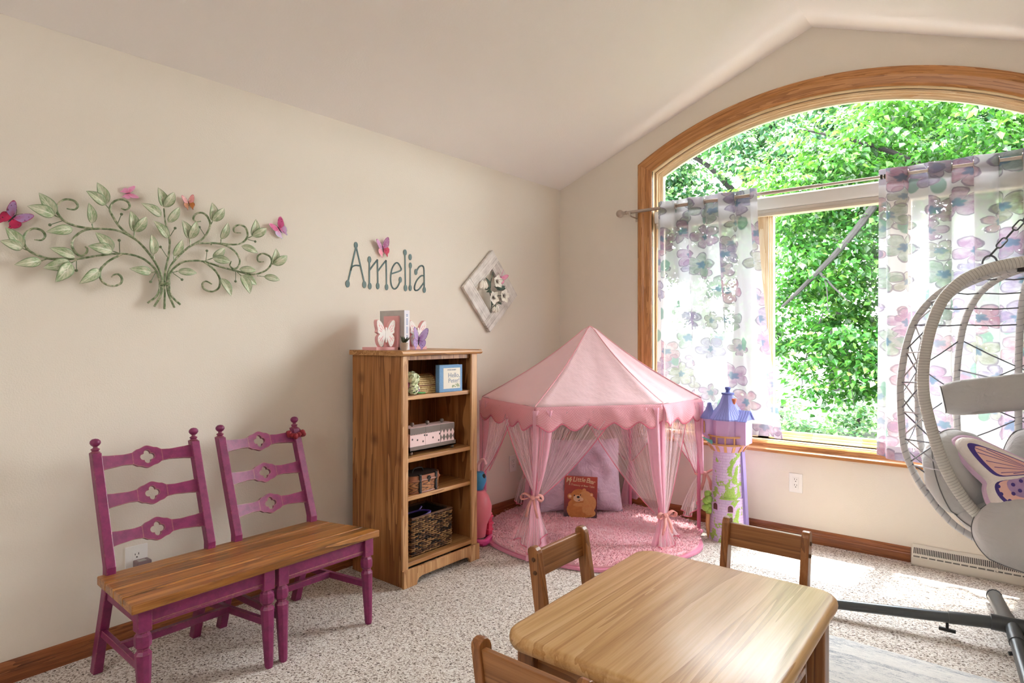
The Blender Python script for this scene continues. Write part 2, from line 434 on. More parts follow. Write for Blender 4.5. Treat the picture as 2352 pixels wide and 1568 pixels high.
# ================================================================== WALL ART ON THE LEFT WALL
def leaf_mat():
    M = Mt('painted_metal_leaf'); tc = M.n('TexCoord'); s = M.n('SeparateXYZ', {0: tc.outputs['UV']})
    av = M.math('ABSOLUTE', M.math('SUBTRACT', s.outputs[1], 0.5))
    ph = M.math('ADD', M.math('MULTIPLY', s.outputs[0], 5.0), M.math('MULTIPLY', av, -4.0))
    vein = M.ramp(M.math('ABSOLUTE', M.math('SUBTRACT', M.math('FRACT', ph), 0.5)), [(0.0, 1.0), (0.09, 0.0)])
    mid = M.ramp(av, [(0.02, 1.0), (0.06, 0.0)])
    nz = M.noise(M.coord(), 45.0, 3.0)
    base = M.ramp(nz, [(0.35, '#8fa67a'), (0.55, '#bcc3a4'), (0.7, '#cfcdb6')])
    edge = M.ramp(M.math('ADD', av, M.math('MULTIPLY', nz, 0.14)), [(0.44, 0.0), (0.55, 1.0)])
    c = M.mix(M.math('MULTIPLY', M.math('MAXIMUM', vein, mid), 0.8), base, '#e6e2d0')
    c = M.mix(M.math('MULTIPLY', edge, 0.8), c, '#5d7d4c')
    return M.done(M.bsdf(c, 0.45, M.bump(nz, 0.15, 0.002), Metallic=0.1))
M_LEAF = leaf_mat()
def stem_mat():
    M = Mt('painted_metal_stem'); nz = M.noise(M.coord('Object', (60, 60, 60)), 1.0, 3.0)
    return M.done(M.bsdf(M.ramp(nz, [(0.38, '#5c7048'), (0.52, '#8c9a78'), (0.66, '#c3bea4')]), 0.4, Metallic=0.2))
M_STEM = stem_mat(); M_BERRY = plain('painted_berry', '#6d7d5c', 0.45)

def tw(u, v, X=.03): return on_left_wall(u / 3.36, 380 + v / 3.36, X)
tree = thing('tree_wall_art', (0.0, -3.0, 1.6), 'wide green metal tree wall sculpture of curling stems and leaves', 'wall art')
STEMS = [
 [(1140,1060),(1205,1010),(1232,950),(1230,880),(1190,790),(1090,712),(945,680),(760,695),(600,720),(460,720),(360,715),(235,665),(183,595),(195,525),(255,487),(320,500),(348,540),(322,575),(265,572)],
 [(1190,1088),(1240,1000),(1252,920),(1240,830),(1180,720),(1100,620),(1030,560),(900,500),(740,488),(640,505),(570,560),(555,620),(590,680),(630,697),(668,672),(672,640),(655,625)],
 [(720,485),(600,470),(500,430),(440,360),(445,300),(500,262),(570,272),(600,310),(575,340),(515,332)],
 [(1030,560),(930,480),(875,400),(848,340),(870,285),(930,262),(985,280),(1000,320),(970,342),(935,330)],
 [(1270,1108),(1272,1000),(1272,910),(1275,820),(1300,700),(1310,600),(1300,520),(1275,430),(1265,330)],
 [(940,685),(850,730),(785,790),(770,850),(800,905),(870,930),(930,910),(940,870),(915,840),(880,843),(860,862)],
 [(1347,1097),(1300,990),(1292,910),(1300,820),(1350,730),(1480,615),(1600,598),(1720,608),(1810,660),(1850,730),(1835,785),(1800,795),(1775,770),(1785,738)],
 [(1480,615),(1570,560),(1620,470),(1605,400),(1560,365),(1510,375),(1492,410),(1515,432),(1550,430)],
 [(1700,600),(1800,610),(1870,595),(1910,545),(1895,480),(1845,458),(1805,480),(1812,515),(1858,520)],
 [(1392,1073),(1320,1000),(1305,910),(1320,820),(1400,750),(1480,735),(1570,740),(1700,780),(1830,815),(1950,840),(2050,810),(2095,755),(2085,705),(2030,680),(1990,700),(1995,740),(2035,742)],
 [(1570,740),(1650,800),(1695,870),(1690,940),(1640,972),(1580,955),(1562,915),(1590,893),(1635,915)]]
for k, st in enumerate(STEMS):
    m = MB(); p = smooth_path([tw(u, v, .03 + .004 * (k % 3)) for u, v in st], 5)
    n = len(p); m.tube(p, [0.0045 if i < n - 12 else 0.0045 - 0.002 * (i - n + 12) / 12 for i in range(n)], 6)
    m.build('stem', M_STEM, tree, smooth=True)
m = MB()
for v in (905, 916): m.tube(smooth_path([tw(1228, v, .026), tw(1240, v, .043), tw(1272, v + 2, .048), tw(1300, v, .043), tw(1311, v, .026)], 4), .003, 6)
m.build('binding_band', M_STEM, tree, smooth=True)
for u, v in ((1240, 850), (1630, 610), (460, 720)):
    m = MB(); m.tube([tw(u, v, 0.0), tw(u, v, .03)], .003, 6); m.build('wall_bracket', M_STEM, tree)
for a, b in (((487,425),(385,458)),((905,455),(938,375)),((925,675),(920,577)),((1290,705),(1240,628)),((1310,550),(1352,483)),((1585,545),(1540,475)),((1910,570),(1970,586)),((1590,735),(1597,657)),((590,720),(590,810)),((1205,820),(1163,897)),((1335,830),(1405,880)),((1818,820),(1818,893))):
    m = MB(); m.tube([tw(*a), tw(*b, .04)], .0016, 5); m.ball(tw(*b, .04), .0058, 10, 6); m.build('berry', M_BERRY, tree, smooth=True)
def leaf(base, tip, parent, wide=0.43, X0=.033, X1=.046):
    b, t = tw(*base, X0), tw(*tip, X1); d = t - b; L = d.length
    side = d.cross(Vector((1, 0, 0))).normalized(); nrm = Vector((1, 0, 0))
    def f(u, v):
        w = wide * L * 0.5 * (math.sin(PI * min(1, u ** 0.72))) ** 0.85
        a = 2 * v - 1
        return b + d * u + side * (a * w) + nrm * (abs(a) * w * 0.38 + 0.012 * math.sin(PI * u))
    m = MB(); m.grid(f, 10, 6); m.build('leaf', M_LEAF, parent, smooth=True, solid=.001, angle=60)
for base, tips in (((420,385),((300,210),(210,312))),((815,303),((750,130),(665,195))),((1265,322),((1220,170),(1345,205))),((1640,430),((1637,285),(1730,328))),((1037,513),((1007,350),(1130,395))),((1463,565),((1405,420),(1515,430))),((1945,545),((1975,415),(2060,485))),((175,640),((42,475),(-2,580))),((868,660),((735,515),(678,620))),((2105,765),((2130,640),(2218,695))),((1640,715),((1735,635),(1780,745))),((550,752),((330,790),(428,900))),((1862,850),((1980,920),(1930,990)))):
    leaf(base, tips[0], tree, .5); leaf(base, tips[1], tree, .5, .036, .056)
for base, tip in (((710,450),(685,288)),((562,490),(355,512)),((580,705),(380,635)),((320,735),(110,765)),((770,800),(612,912)),((1245,390),(1090,290)),((1295,440),(1385,320)),((1297,560),(1185,425)),((1183,690),(1167,528)),((1340,700),(1408,570)),((1170,825),(998,795)),((1370,815),(1520,830)),((1705,570),(1758,440)),((1862,620),(1990,675)),((1845,800),(1978,810)),((1705,870),(1785,1008)),((2035,855),(2160,885))):
    leaf(base, tip, tree, .42)
m = MB()
for a, b in (((710,450),(718,482)),((815,303),(848,340)),((420,385),(452,400)),((770,800),(782,780)),((1037,513),(1035,552)),((868,660),(935,682)),((175,640),(215,655)),((1183,690),(1190,720)),((1340,700),(1342,735)),((1463,565),(1470,620)),((1640,430),(1625,460)),((1705,570),(1705,600)),((1945,545),(1912,560)),((1640,715),(1575,738)),((1170,825),(1215,815)),((1370,815),(1330,825)),((550,752),(600,725)),((320,735),(370,717)),((1862,850),(1830,820)),((2035,855),(1985,850)),((2105,765),(2098,750))):
    m = MB(); m.tube([tw(*a, .035), tw(*b, .033)], .0022, 5); m.build('twig', M_STEM, tree, smooth=True)

# ------------------------------------------------------------------ butterflies
FORE = [(0.02, 0.05), (.08, .26), (.22, .50), (.42, .66), (.55, .66), (.58, .52), (.55, .34), (.49, .16), (.40, .03), (.18, -.02)]
HIND = [(0.02, 0.0), (.18, .04), (.36, .04), (.47, -.06), (.48, -.22), (.40, -.38), (.30, -.46), (.27, -.62), (.21, -.62), (.20, -.48), (.09, -.38), (.03, -.18)]
def wing_mat(name, inner, mid, rim, spot):
    M = Mt(name); s = M.n('SeparateXYZ', {0: M.n('TexCoord').outputs['UV']})
    nz = M.noise(M.coord(), 90.0, 2.0)
    c = M.ramp(M.math('ADD', s.outputs[0], M.math('MULTIPLY', M.math('SUBTRACT', nz, 0.5), 0.35)), [(0.1, inner), (0.55, mid), (0.86, mid), (0.95, rim)])
    vd = M.n('TexVoronoi', {'Vector': M.coord('Object', (75, 75, 75)), 'Scale': 1.0}).outputs[0]
    c = M.mix(M.ramp(vd, [(0.16, 0.85), (0.24, 0.0)]), c, spot)
    return M.done(M.bsdf(c, 0.35, Sheen_Weight=0.2))
M_BODY = plain('butterfly_body', '#15131a', 0.5)
def butterfly(c, nrm, up, size, ang, mats, label, group=None, dihedral=.32, name='butterfly_decal', rest=.004):
    nrm = Vector(nrm).normalized(); up = Vector(up); right = up.cross(nrm).normalized()
    ca, sa = math.cos(ang), math.sin(ang)
    U = up * ca + right * sa; R = right * ca - up * sa
    c = Vector(c); root = thing(name, c, label, 'butterfly ornament', group)
    for sgn in (-1, 1):
        for nm, out, mt, dh in (('hindwing', HIND, mats[1], dihedral * .6), ('forewing', FORE, mats[0], dihedral)):
            pts = [c + nrm * rest]; uv = [(0, 0)]
            K = smooth_path([Vector((x, y, 0)) for x, y in out], 3, True)
            for q in K:
                r = math.hypot(q.x, q.y)
                pts.append(c + nrm * (rest + math.sin(dh) * q.x * size) + R * (sgn * q.x * math.cos(dh) * size) + U * (q.y * size)); uv.append((0.97 , 0))
            ins = []
            for q in K:
                pts.append(c + nrm * (rest + math.sin(dh) * q.x * size * .8) + R * (sgn * q.x * .8 * math.cos(dh) * size) + U * (q.y * .8 * size)); uv.append((0.72, 0))
            n = len(K)
            m = MB(); m.add(pts, [(0, 1 + n + i, 1 + n + (i + 1) % n) for i in range(n)] + [(1 + n + i, 1 + i, 1 + (i + 1) % n, 1 + n + (i + 1) % n) for i in range(n)], uv)
            m.build(nm, mt, root, solid=.0008)
    m = MB(); m.tube([c + nrm * rest + U * (t * size) for t in (-.3, -.2, 0, .12, .2)], [.012 * size, .03 * size, .04 * size, .035 * size, .012 * size], 8); m.build('body', M_BODY, root, smooth=True)
    for sgn in (-1, 1):
        m = MB(); m.tube(smooth_path([c + nrm * rest + U * (.18 * size), c + nrm * (rest + .05 * size) + U * (.32 * size) + R * (sgn * .07 * size), c + nrm * (rest + .06 * size) + U * (.42 * size) + R * (sgn * .15 * size)], 3), .008 * size, 4); m.build('antenna', M_BODY, root)
    return root
MW = {k: wing_mat('wing_' + k, *v) for k, v in {
 'violet': ('#b04a78', '#b08cc0', '#a81f55', '#5c1a3a'), 'crimson': ('#d8265c', '#b3104c', '#8e0f3e', '#2e0a1c'),
 'pink': ('#d9678a', '#e59ac0', '#eab0d0', '#dd7ea8'), 'coral': ('#c97a6a', '#e39a98', '#b5526a', '#e8c0b0'), 'amber': ('#b0662a', '#c97a38', '#8a3a3a', '#e0b090'),
 'rose': ('#c23a72', '#d65a92', '#e7a4c4', '#a83a68'), 'aqua': ('#d55a90', '#c79ac4', '#a6c6cc', '#9a4a5a'), 'mauve': ('#b34a80', '#c58ab8', '#a8567e', '#e2b6d0'), 'cherry': ('#8e1f48', '#d8486a', '#e89aa8', '#7a1738')}.items()}
XN = (1, 0, 0); ZU = (0, 0, 1)
def bw(x, y): return on_left_wall(x, y, .004)
butterfly(bw(29, 500), XN, ZU, .074, -math.radians(-38), (MW['violet'], MW['crimson']), 'crimson and violet butterfly beside the far left tip of the metal tree')
butterfly(bw(294, 444), XN, ZU, .047, math.radians(72), (MW['pink'], MW['pink']), 'plain pale pink butterfly turned sideways above a curl of the metal tree')
butterfly(bw(432, 466), XN, ZU, .050, math.radians(-14), (MW['coral'], MW['amber']), 'small coral and amber butterfly at the upper right of the metal tree')
butterfly(bw(640, 526), XN, ZU, .074, math.radians(-38), (MW['rose'], MW['aqua']), 'pink butterfly with aqua patches at the right tip of the metal tree')
butterfly(bw(878, 570), XN, ZU, .086, math.radians(-14), (MW['mauve'], MW['cherry']), 'mauve and red butterfly above the green name letters on the wall')

# ------------------------------------------------------------------ the name on the wall, letter by letter
M_LET = plain('teal_letter_paint', '#4f6a68', 0.5, 0.05, 120)
LET = [('A', 'tall capital letter A with drop-shaped ends, first of the wall name', [[(362,380),(190,1140)],[(375,380),(548,1140)],[(250,890),(275,815),(350,778),(455,785)]], [(362,322,42,72),(177,1190,45,82),(553,1210,42,80)]),
 ('m', 'small letter m with two pointed humps, second of the wall name', [[(668,700),(668,1190)],[(675,880),(760,765),(838,668),(850,700),(858,1180)],[(866,900),(950,785),(1030,685),(1045,720),(1052,1200)]], [(668,648,38,75),(677,1243,38,75),(855,1240,36,75),(1055,1265,35,72)]),
 ('e', 'round letter e with one drop-shaped end, third of the wall name', [[(1165,965),(1372,890),(1362,800),(1300,720),(1235,750),(1170,880),(1147,1080),(1170,1240),(1230,1308),(1300,1260),(1352,1150)]], [(1362,1100,33,66)]),
 ('l', 'plain upright letter l without a dot, fourth of the wall name', [[(1470,520),(1480,1240)]], [(1470,488,35,68),(1480,1285,35,75)]),
 ('i', 'letter i with an oval dot, next to last of the wall name', [[(1588,820),(1585,1240)]], [(1585,590,32,70),(1588,782,32,70),(1585,1285,32,70)]),
 ('a', 'small letter a with a hooked top, last of the wall name', [[(1735,900),(1785,815),(1845,785),(1890,825),(1900,1000),(1903,1290)],[(1895,1012),(1830,1015),(1740,1110),(1688,1230),(1685,1315),(1722,1342),(1790,1308),(1895,1165)]], [(1713,925,32,68),(1903,1328,32,68)])]
def lp(u, v, X=0.0): return on_left_wall(780 + u / 9.8, 530 + v / 9.8, X)
for nm, lab, strokes, ovals in LET:
    m = MB()
    for st in strokes:
        p = smooth_path([lp(*q) for q in st], 6) if len(st) > 3 else [lp(*q) for q in st]
        for i in range(len(p) - 1):
            d = (p[i + 1] - p[i]).normalized(); s = Vector((0, -d.z, d.y)) * .0042
            e = d * .001; a, b = p[i] - e, p[i + 1] + e
            q = [a - s, b - s, b + s, a + s]; x = Vector((.003, 0, 0)); m.hexa(q, [k + x for k in q])
    for (u, v, ru, rv) in ovals:
        c = lp(u, v); rr = (lp(u + ru, v) - c).length; rz = (lp(u, v - rv) - c).length; vs = []
        for k in range(20): vs.append((0.0005, c.y + rr * math.cos(2 * PI * k / 20), c.z + rz * math.sin(2 * PI * k / 20)))
        m.add(vs + [(0.0036, a[1], a[2]) for a in vs], [tuple(range(20, 40))] + [(k, (k + 1) % 20, 20 + (k + 1) % 20, 20 + k) for k in range(20)])
    o = m.build('wall_letter', M_LET); tag(o, 'dark teal ' + lab, 'wall letter', 'letters of the wall name')

# ------------------------------------------------------------------ diamond-shaped flower frame
def grey_plank():
    M = Mt('whitewashed_plank'); v = M.coord('UV', (3.0, 120.0, 1)); n = M.noise(v, 1.0, 4.0, 0.7); b = M.noise(M.coord('Object', (14, 14, 14)), 1.0, 2.0)
    c = M.ramp(M.math('ADD', M.math('MULTIPLY', n, .6), M.math('MULTIPLY', b, .4)), [(0.33, '#a39994'), (0.47, '#d6cec8'), (0.6, '#eee8e3')])
    return M.done(M.bsdf(c, 0.7, M.bump(n, 0.4, 0.002)))
M_PLANK = grey_plank()
DC = Vector((0, -0.864, 1.582)); dcor = [Vector((0, -.853, 1.868)), Vector((0, -.577, 1.566)), Vector((0, -.881, 1.294)), Vector((0, -1.153, 1.592))]
fr = thing('flower_plaque', DC, 'diamond-shaped whitewashed plank frame holding white flowers on the left wall', 'wall art')
def dpt(a, b, x):                               # a,b in -1..1 along the two board directions
    p = [(1 - a) * (1 - b) / 4, (1 + a) * (1 - b) / 4, (1 + a) * (1 + b) / 4, (1 - a) * (1 + b) / 4]
    v = Vector((0, 0, 0))
    for w_, q in zip(p, (dcor[3], dcor[0], dcor[1], dcor[2])): v += q * w_
    v.x = x; return v
IN = .54
for a0, a1, b0, b1 in ((-1, .62, -1, -IN), (IN, 1, -1, .62) , (-.62, 1, IN, 1), (-1, -IN, -.62, 1)):
    if (a0, b0) == (IN, -1): a0, a1, b0, b1 = IN, 1, -IN, 1
    elif (a0, b0) == (-1, -1): a0, a1, b0, b1 = -IN, 1, -1, -IN
    elif b0 == IN: a0, a1, b0, b1 = -1, IN, IN, 1
    else: a0, a1, b0, b1 = -1, -IN, -1, IN
    m = MB(); g = .004
    q = [(a0 + g, b0 + g), (a1 - g, b0 + g), (a1 - g, b1 - g), (a0 + g, b1 - g)]
    vs = [dpt(a, b, .004) for a, b in q] + [dpt(a, b, .026) for a, b in q]
    long_a = (a1 - a0) > (b1 - b0); uv = [((a, b) if long_a else (b, a)) for a, b in q] * 2; uv = [(u * .2, v * .2) for u, v in uv]
    m.add(vs, [(3, 2, 1, 0), (4, 5, 6, 7), (0, 1, 5, 4), (1, 2, 6, 5), (2, 3, 7, 6), (3, 0, 4, 7)], uv); m.build('board', M_PLANK, fr, bevel=.0015)
M_PET = plain('cream_petal', '#f6f1e6', 0.55, 0.05, 60); M_STAM = plain('brown_stamen', '#5b473f', 0.6); M_GRN = plain('dark_green_leaf', '#54685a', 0.5, 0.15, 60); M_PINKB = wing_mat('wing_hotpink', '#e98ab4', '#f2a9c8', '#d83a7e', '#d23a80')
def fp(u, v, x): return on_left_wall(1050 + u / 7.125, 560 + v / 7.125, x)
for (u, v, r, a0) in ((635, 615, .044, .3), (570, 880, .044, .9), (745, 850, .046, .1)):
    c = fp(u, v, .042); m = MB()
    for k in range(5):
        an = a0 + k * 2 * PI / 5; d = Vector((0, math.cos(an), math.sin(an))); sd_ = Vector((0, -d.z, d.y))
        m.grid(lambda s, t: c + d * (r * 1.15 * s) + sd_ * ((2 * t - 1) * r * .56 * math.sin(PI * min(1, .12 + .86 * s ** .8))) + Vector((.004 + .018 * s ** 1.5 + .006 * abs(2 * t - 1), 0, 0)), 6, 4)
    fl = m.build('flower', M_PET, fr, smooth=True, solid=.0012, angle=60)
    m = MB()
    for k in range(9):
        an = k * 2 * PI / 9; d = Vector((.012, .016 * math.cos(an), .016 * math.sin(an))); m.tube([c + Vector((.006, 0, 0)), c + Vector((.006, 0, 0)) + d], [.001, .0016], 4)
    m.ball(c + Vector((.008, 0, 0)), .005, 8, 5); m.build('stamens', M_STAM, fl)
for (u, v, r) in ((425, 665, .03), (620, 1050, .027)):
    c = fp(u, v, .04); m = MB()
    for k in range(3): m.ball(c + Vector((.004 * k, (k - 1) * r * .5, -.2 * r * (k % 2))), (r * .5, r * .5, r * 1.05), 10, 6, Matrix.Rotation((k - 1) * .35, 3, 'X'))
    m.build('flower_bud', M_PET, fr, smooth=True)
for (u, v, u2, v2, w_) in ((535, 740, 465, 555, .28), (470, 790, 540, 740, .5), (640, 750, 775, 690, .4), (555, 1060, 620, 985, .45), (650, 960, 715, 990, .5), (600, 700, 690, 760, .35), (520, 760, 640, 940, .25), (700, 700, 790, 770, .4), (450, 750, 520, 700, .5)):
    b, t = fp(u, v, .03), fp(u2, v2, .045); d = t - b; sv = d.cross(Vector((1, 0, 0))).normalized(); L = d.length
    m = MB(); m.grid(lambda s, q: b + d * s + sv * ((2 * q - 1) * w_ * L * .5 * math.sin(PI * s ** .8)) + Vector((abs(2 * q - 1) * .006 + .01 * math.sin(PI * s), 0, 0)), 8, 4); m.build('leaf', M_GRN, fr, smooth=True, solid=.001, angle=60)
m = MB(); m.tube(smooth_path([fp(590, 440, .012), fp(530, 740, .03), fp(560, 900, .03), fp(570, 1130, .012)], 4), .0035, 6); m.tube([fp(530, 740, .03), fp(440, 690, .035)], .003, 6); m.tube([fp(560, 860, .03), fp(740, 840, .035)], .003, 6); m.tube([fp(560, 960, .03), fp(620, 1040, .035)], .003, 6); m.build('stem', M_GRN, fr, smooth=True)
butterfly(fp(705, 560, .03), XN, ZU, .075, math.radians(35), (M_PINKB, M_PINKB), 'hot pink openwork butterfly clipped to the diamond flower frame', dihedral=.7)
# ================================================================== BENCH MADE OF TWO CHAIR FRAMES
def distressed(name, col, dark, wear):
    M = Mt(name); v = M.coord(); nz = M.noise(v, 28.0, 4.0, 0.65); fine = M.noise(v, 130.0, 3.0, 0.7)
    bv = M.n('Bevel', {'Radius': 0.0048}, samples=4); ge = M.n('NewGeometry')
    dt = M.n('VectorMath', {0: bv.outputs[0], 1: ge.outputs['Normal']}, operation='DOT_PRODUCT').outputs['Value']
    edge = M.ramp(M.math('ADD', dt, M.math('MULTIPLY', M.math('SUBTRACT', fine, 0.5), 0.5)), [(0.83, 1.0), (0.92, 0.0)])
    c = M.mix(M.ramp(nz, [(0.35, 0.55), (0.6, 0.0)]), col, dark)
    chips = M.ramp(M.noise(v, 55.0, 4.0, 0.75), [(0.70, 0.0), (0.74, 1.0)])
    c = M.mix(M.math('MULTIPLY', M.math('MAXIMUM', edge, chips), 0.75), c, wear)
    return M.done(M.bsdf(c, 0.38, M.bump(nz, 0.1, 0.002)))
def stained(name, *a, **k):
    m_ = wood(name, *a, **k); t = m_.node_tree; b = [n for n in t.nodes if n.type == 'BSDF_PRINCIPLED'][0]
    src = b.inputs['Base Color'].links[0].from_socket
    tc = t.nodes.new('ShaderNodeTexCoord'); mp = t.nodes.new('ShaderNodeMapping'); mp.inputs['Scale'].default_value = (16, 3.2, 16); t.links.new(tc.outputs['Object'], mp.inputs[0])
    nz = t.nodes.new('ShaderNodeTexNoise'); nz.inputs['Scale'].default_value = 1.0; nz.inputs['Detail'].default_value = 5.0; nz.inputs['Roughness'].default_value = .68; t.links.new(mp.outputs[0], nz.inputs[0])
    cr = t.nodes.new('ShaderNodeValToRGB'); cr.color_ramp.elements[0].position = .54; cr.color_ramp.elements[0].color = (0, 0, 0, 1); cr.color_ramp.elements[1].position = .68; cr.color_ramp.elements[1].color = (.85, .85, .85, 1); t.links.new(nz.outputs[0], cr.inputs[0])
    mx = t.nodes.new('ShaderNodeMix'); mx.data_type = 'RGBA'; t.links.new(cr.outputs[0], mx.inputs[0]); t.links.new(src, mx.inputs[6]); mx.inputs[7].default_value = lin('#3f2514'); t.links.new(mx.outputs[2], b.inputs['Base Color'])
    return m_
M_MAG = distressed('distressed_magenta_paint', '#862c5c', '#5f1d42', '#c09070')
M_PINE = stained('reclaimed_pine', '#54300f', '#a4662b', '#cf9350', axis=1, rough=0.32, grain=.9, plank=(0, .0925), coat=.25, knots=True, bump=.2)
bench = thing('bench', (.45, -2.87, 0), 'magenta two-seat bench of ladder-back chair frames with a reclaimed plank seat', 'bench')
FLb, BLb, FRb, BRb = (.668, -3.352), (.292, -3.335), (.652, -2.345), (.292, -2.44)
for i in range(4):
    t0, t1 = i / 4 + .004, (i + 1) / 4 - .004
    A = lambda t, s: (BLb[0] + (FLb[0] - BLb[0]) * t if s == 0 else BRb[0] + (FRb[0] - BRb[0]) * t, BLb[1] + (FLb[1] - BLb[1]) * t if s == 0 else BRb[1] + (FRb[1] - BRb[1]) * t)
    q = [A(t0, 0), A(t1, 0), A(t1, 1), A(t0, 1)]; zt = .405 - .0012 * (i % 2)
    m = MB(); m.hexa([(x, y, .373) for x, y in q], [(x, y, zt) for x, y in q]); m.build('seat_plank', M_PINE, bench, bevel=.004)
LEAN = Vector((-.345, 0, .939)); LN = Vector((.939, 0, .345))
POST = [-3.297, -2.935, -2.822, -2.462]
def fin(m, c):
    m.lathe([(.006, 0), (.016, .001), (.017, .005), (.012, .008), (.012, .011), (.015, .014), (.015, .017), (.008, .021), (.0075, .026), (.014, .031), (.0185, .039), (.0175, .047), (.011, .054), (.0, .0565)], c, 16)
for y in POST:
    m = MB(); hw, hd = .0165, .0195
    sec = [(.165, 0.0), (.205, .12), (.262, .27), (.300, .385), (.300, .43), (.225, .63), (.152, .827)]
    vs = []
    for x, z in sec: vs += [(x - hd, y - hw, z), (x + hd, y - hw, z), (x + hd, y + hw, z), (x - hd, y + hw, z)]
    fs = [(3, 2, 1, 0), tuple(4 * (len(sec) - 1) + k for k in range(4))]
    for i in range(len(sec) - 1):
        for k in range(4): fs.append((4 * i + k, 4 * i + (k + 1) % 4, 4 * i + 4 + (k + 1) % 4, 4 * i + 4 + k))
    m.add(vs, fs); m.build('back_post', M_MAG, bench, bevel=.003)
    m = MB(); fin(m, (.152, y, .824)); m.build('finial', M_MAG, bench, smooth=True, angle=50)
    m = MB()
    fy = {-3.297: -3.305, -2.935: -2.868, -2.822: -2.808, -2.462: -2.398}[y]
    xt, xb = .624, .640
    m.box((xt - .022, fy - .022, .298), (xt + .022, fy + .022, .374))
    prof = [(.0, 0), (.013, 0), (.0155, .006), (.0165, .012), (.025, .205), (.0262, .224), (.019, .234), (.0185, .24), (.026, .25), (.0275, .27), (.025, .285), (.0185, .293), (.018, .30), (.0, .301)]
    o0 = len(m.v); m.lathe(prof, (0, fy, 0), 8, ngon=PI / 8)
    for k in range(o0, len(m.v)):
        p = m.v[k]; m.v[k] = (p[0] + xb + (xt - xb) * p[2] / .3, p[1], p[2])
    m.build('front_leg', M_MAG, bench, bevel=.002)
def hh(s):
    K = [(0, .028), (.12, .0235), (.25, .0205), (.33, .0225), (.40, .034), (.5, .0445)]
    s = s if s <= .5 else 1 - s
    for (a, b), (c, d) in zip(K[:-1], K[1:]):
        if s <= c: t = (s - a) / (c - a); t = t * t * (3 - 2 * t); return b + (d - b) * t
    return K[-1][1]
def qf(an):
    ph = (an + PI / 4) % (PI / 2) - PI / 4; c, r = .0145, .0122
    return c * math.cos(ph) + math.sqrt(max(0, r * r - (c * math.sin(ph)) ** 2))
def slat(y0, y1, zc):
    L = y1 - y0; ym = (y0 + y1) / 2; x0 = .300 - .367 * (zc - .42)
    def W3(s, h, d):                            # s 0..1 along, h height off the slat's axis, d through the thickness
        bow = -.016 * math.sin(PI * s)
        return Vector((x0, y0 + L * s, zc)) + LEAN * (h + .005 * math.sin(PI * s)) + LN * (d + bow)
    m = MB(); sm = .16
    def strip(sa, sb, n):
        vs = []; fs = []
        for i in range(n + 1):
            s = sa + (sb - sa) * i / n; h = hh(s)
            vs += [W3(s, -h, -.008), W3(s, h, -.008), W3(s, h, .008), W3(s, -h, .008)]
        for i in range(n):
            for k in range(4): fs.append((4 * i + k, 4 * i + (k + 1) % 4, 4 * i + 4 + (k + 1) % 4, 4 * i + 4 + k))
        m.add(vs, fs)
    strip(0, .5 - sm, 8); strip(.5 + sm, 1, 8)
    per = [(.5 + sm - 2 * sm * k / 20, 1) for k in range(20)] + [(.5 - sm, 1 - 2 * k / 6) for k in range(6)] + [(.5 - sm + 2 * sm * k / 20, -1) for k in range(20)] + [(.5 + sm, -1 + 2 * k / 6) for k in range(6)]
    vs = []; n = len(per)
    for d in (.008, -.008):
        for s, e in per:
            vs.append(W3(s, hh(s) * e, d))
        for s, e in per:
            an = math.atan2(hh(s) * e, (s - .5) * L); r = qf(an); vs.append(W3(.5 + r * math.cos(an) / L, r * math.sin(an), d))
    fs = []
    for i in range(n):
        j = (i + 1) % n
        fs += [(i, j, n + j, n + i), (2 * n + i, 3 * n + i, 3 * n + j, 2 * n + j), (n + i, n + j, 3 * n + j, 3 * n + i), (i, 2 * n + i, 2 * n + j, j)]
    m.add(vs, fs); m.build('back_slat', M_MAG, bench, weld=True)
for ya, yb in ((POST[0], POST[1]), (POST[2], POST[3])):
    for zc in (.785, .648, .516): slat(ya + .012, yb - .012, zc)
    fa, fb = (-3.305, -2.868) if ya < -3 else (-2.808, -2.398)
    m = MB(); m.box((.613, fa + .02, .308), (.632, fb - .02, .373)); m.box((.626, fa + .02, .318), (.635, fb - .02, .323)); m.box((.285, ya, .31), (.305, yb, .373))
    for y, f in ((ya, fa), (yb, fb)): m.hexa([(.30, y - .008, .31), (.61, f - .008, .31), (.61, f + .008, .31), (.30, y + .008, .31)], [(.30, y - .008, .373), (.61, f - .008, .373), (.61, f + .008, .373), (.30, y + .008, .373)])
    m.build('apron', M_MAG, bench, bevel=.002)
    for y, f in ((ya, fa), (yb, fb)):
        m = MB(); z0 = .158
        m.hexa([(.222, y - .009, z0), (.632, f - .009, z0), (.632, f + .009, z0), (.222, y + .009, z0)], [(.222, y - .009, z0 + .027), (.632, f - .009, z0 + .027), (.632, f + .009, z0 + .027), (.222, y + .009, z0 + .027)]); m.build('stretcher', M_MAG, bench, bevel=.002)
    m = MB(); m.box((.395, (ya + fa) / 2, .16), (.415, (yb + fb) / 2, .187)); m.build('stretcher', M_MAG, bench, bevel=.002)
m = MB()
M_VEL = plain('dark_red_velvet', '#86091f', 0.75, 0.1, 50, 0.3, Sheen_Weight=0.15)
for k in range(14):
    a = 2 * PI * k / 14; r = .033 + .004 * (k % 2)
    m.ball((.162 + r * math.cos(a) * .9, POST[3] + r * math.sin(a) * 1.05, .797 + .006 * math.sin(3 * a)), (.014, .013, .0125 + .003 * (k % 3)), 10, 6, Matrix.Rotation(a, 3, 'Z'))
tag(m.build('hair_scrunchie', M_VEL, None, smooth=True), 'dark red velvet hair scrunchie slipped over the right post of the bench back', 'scrunchie')

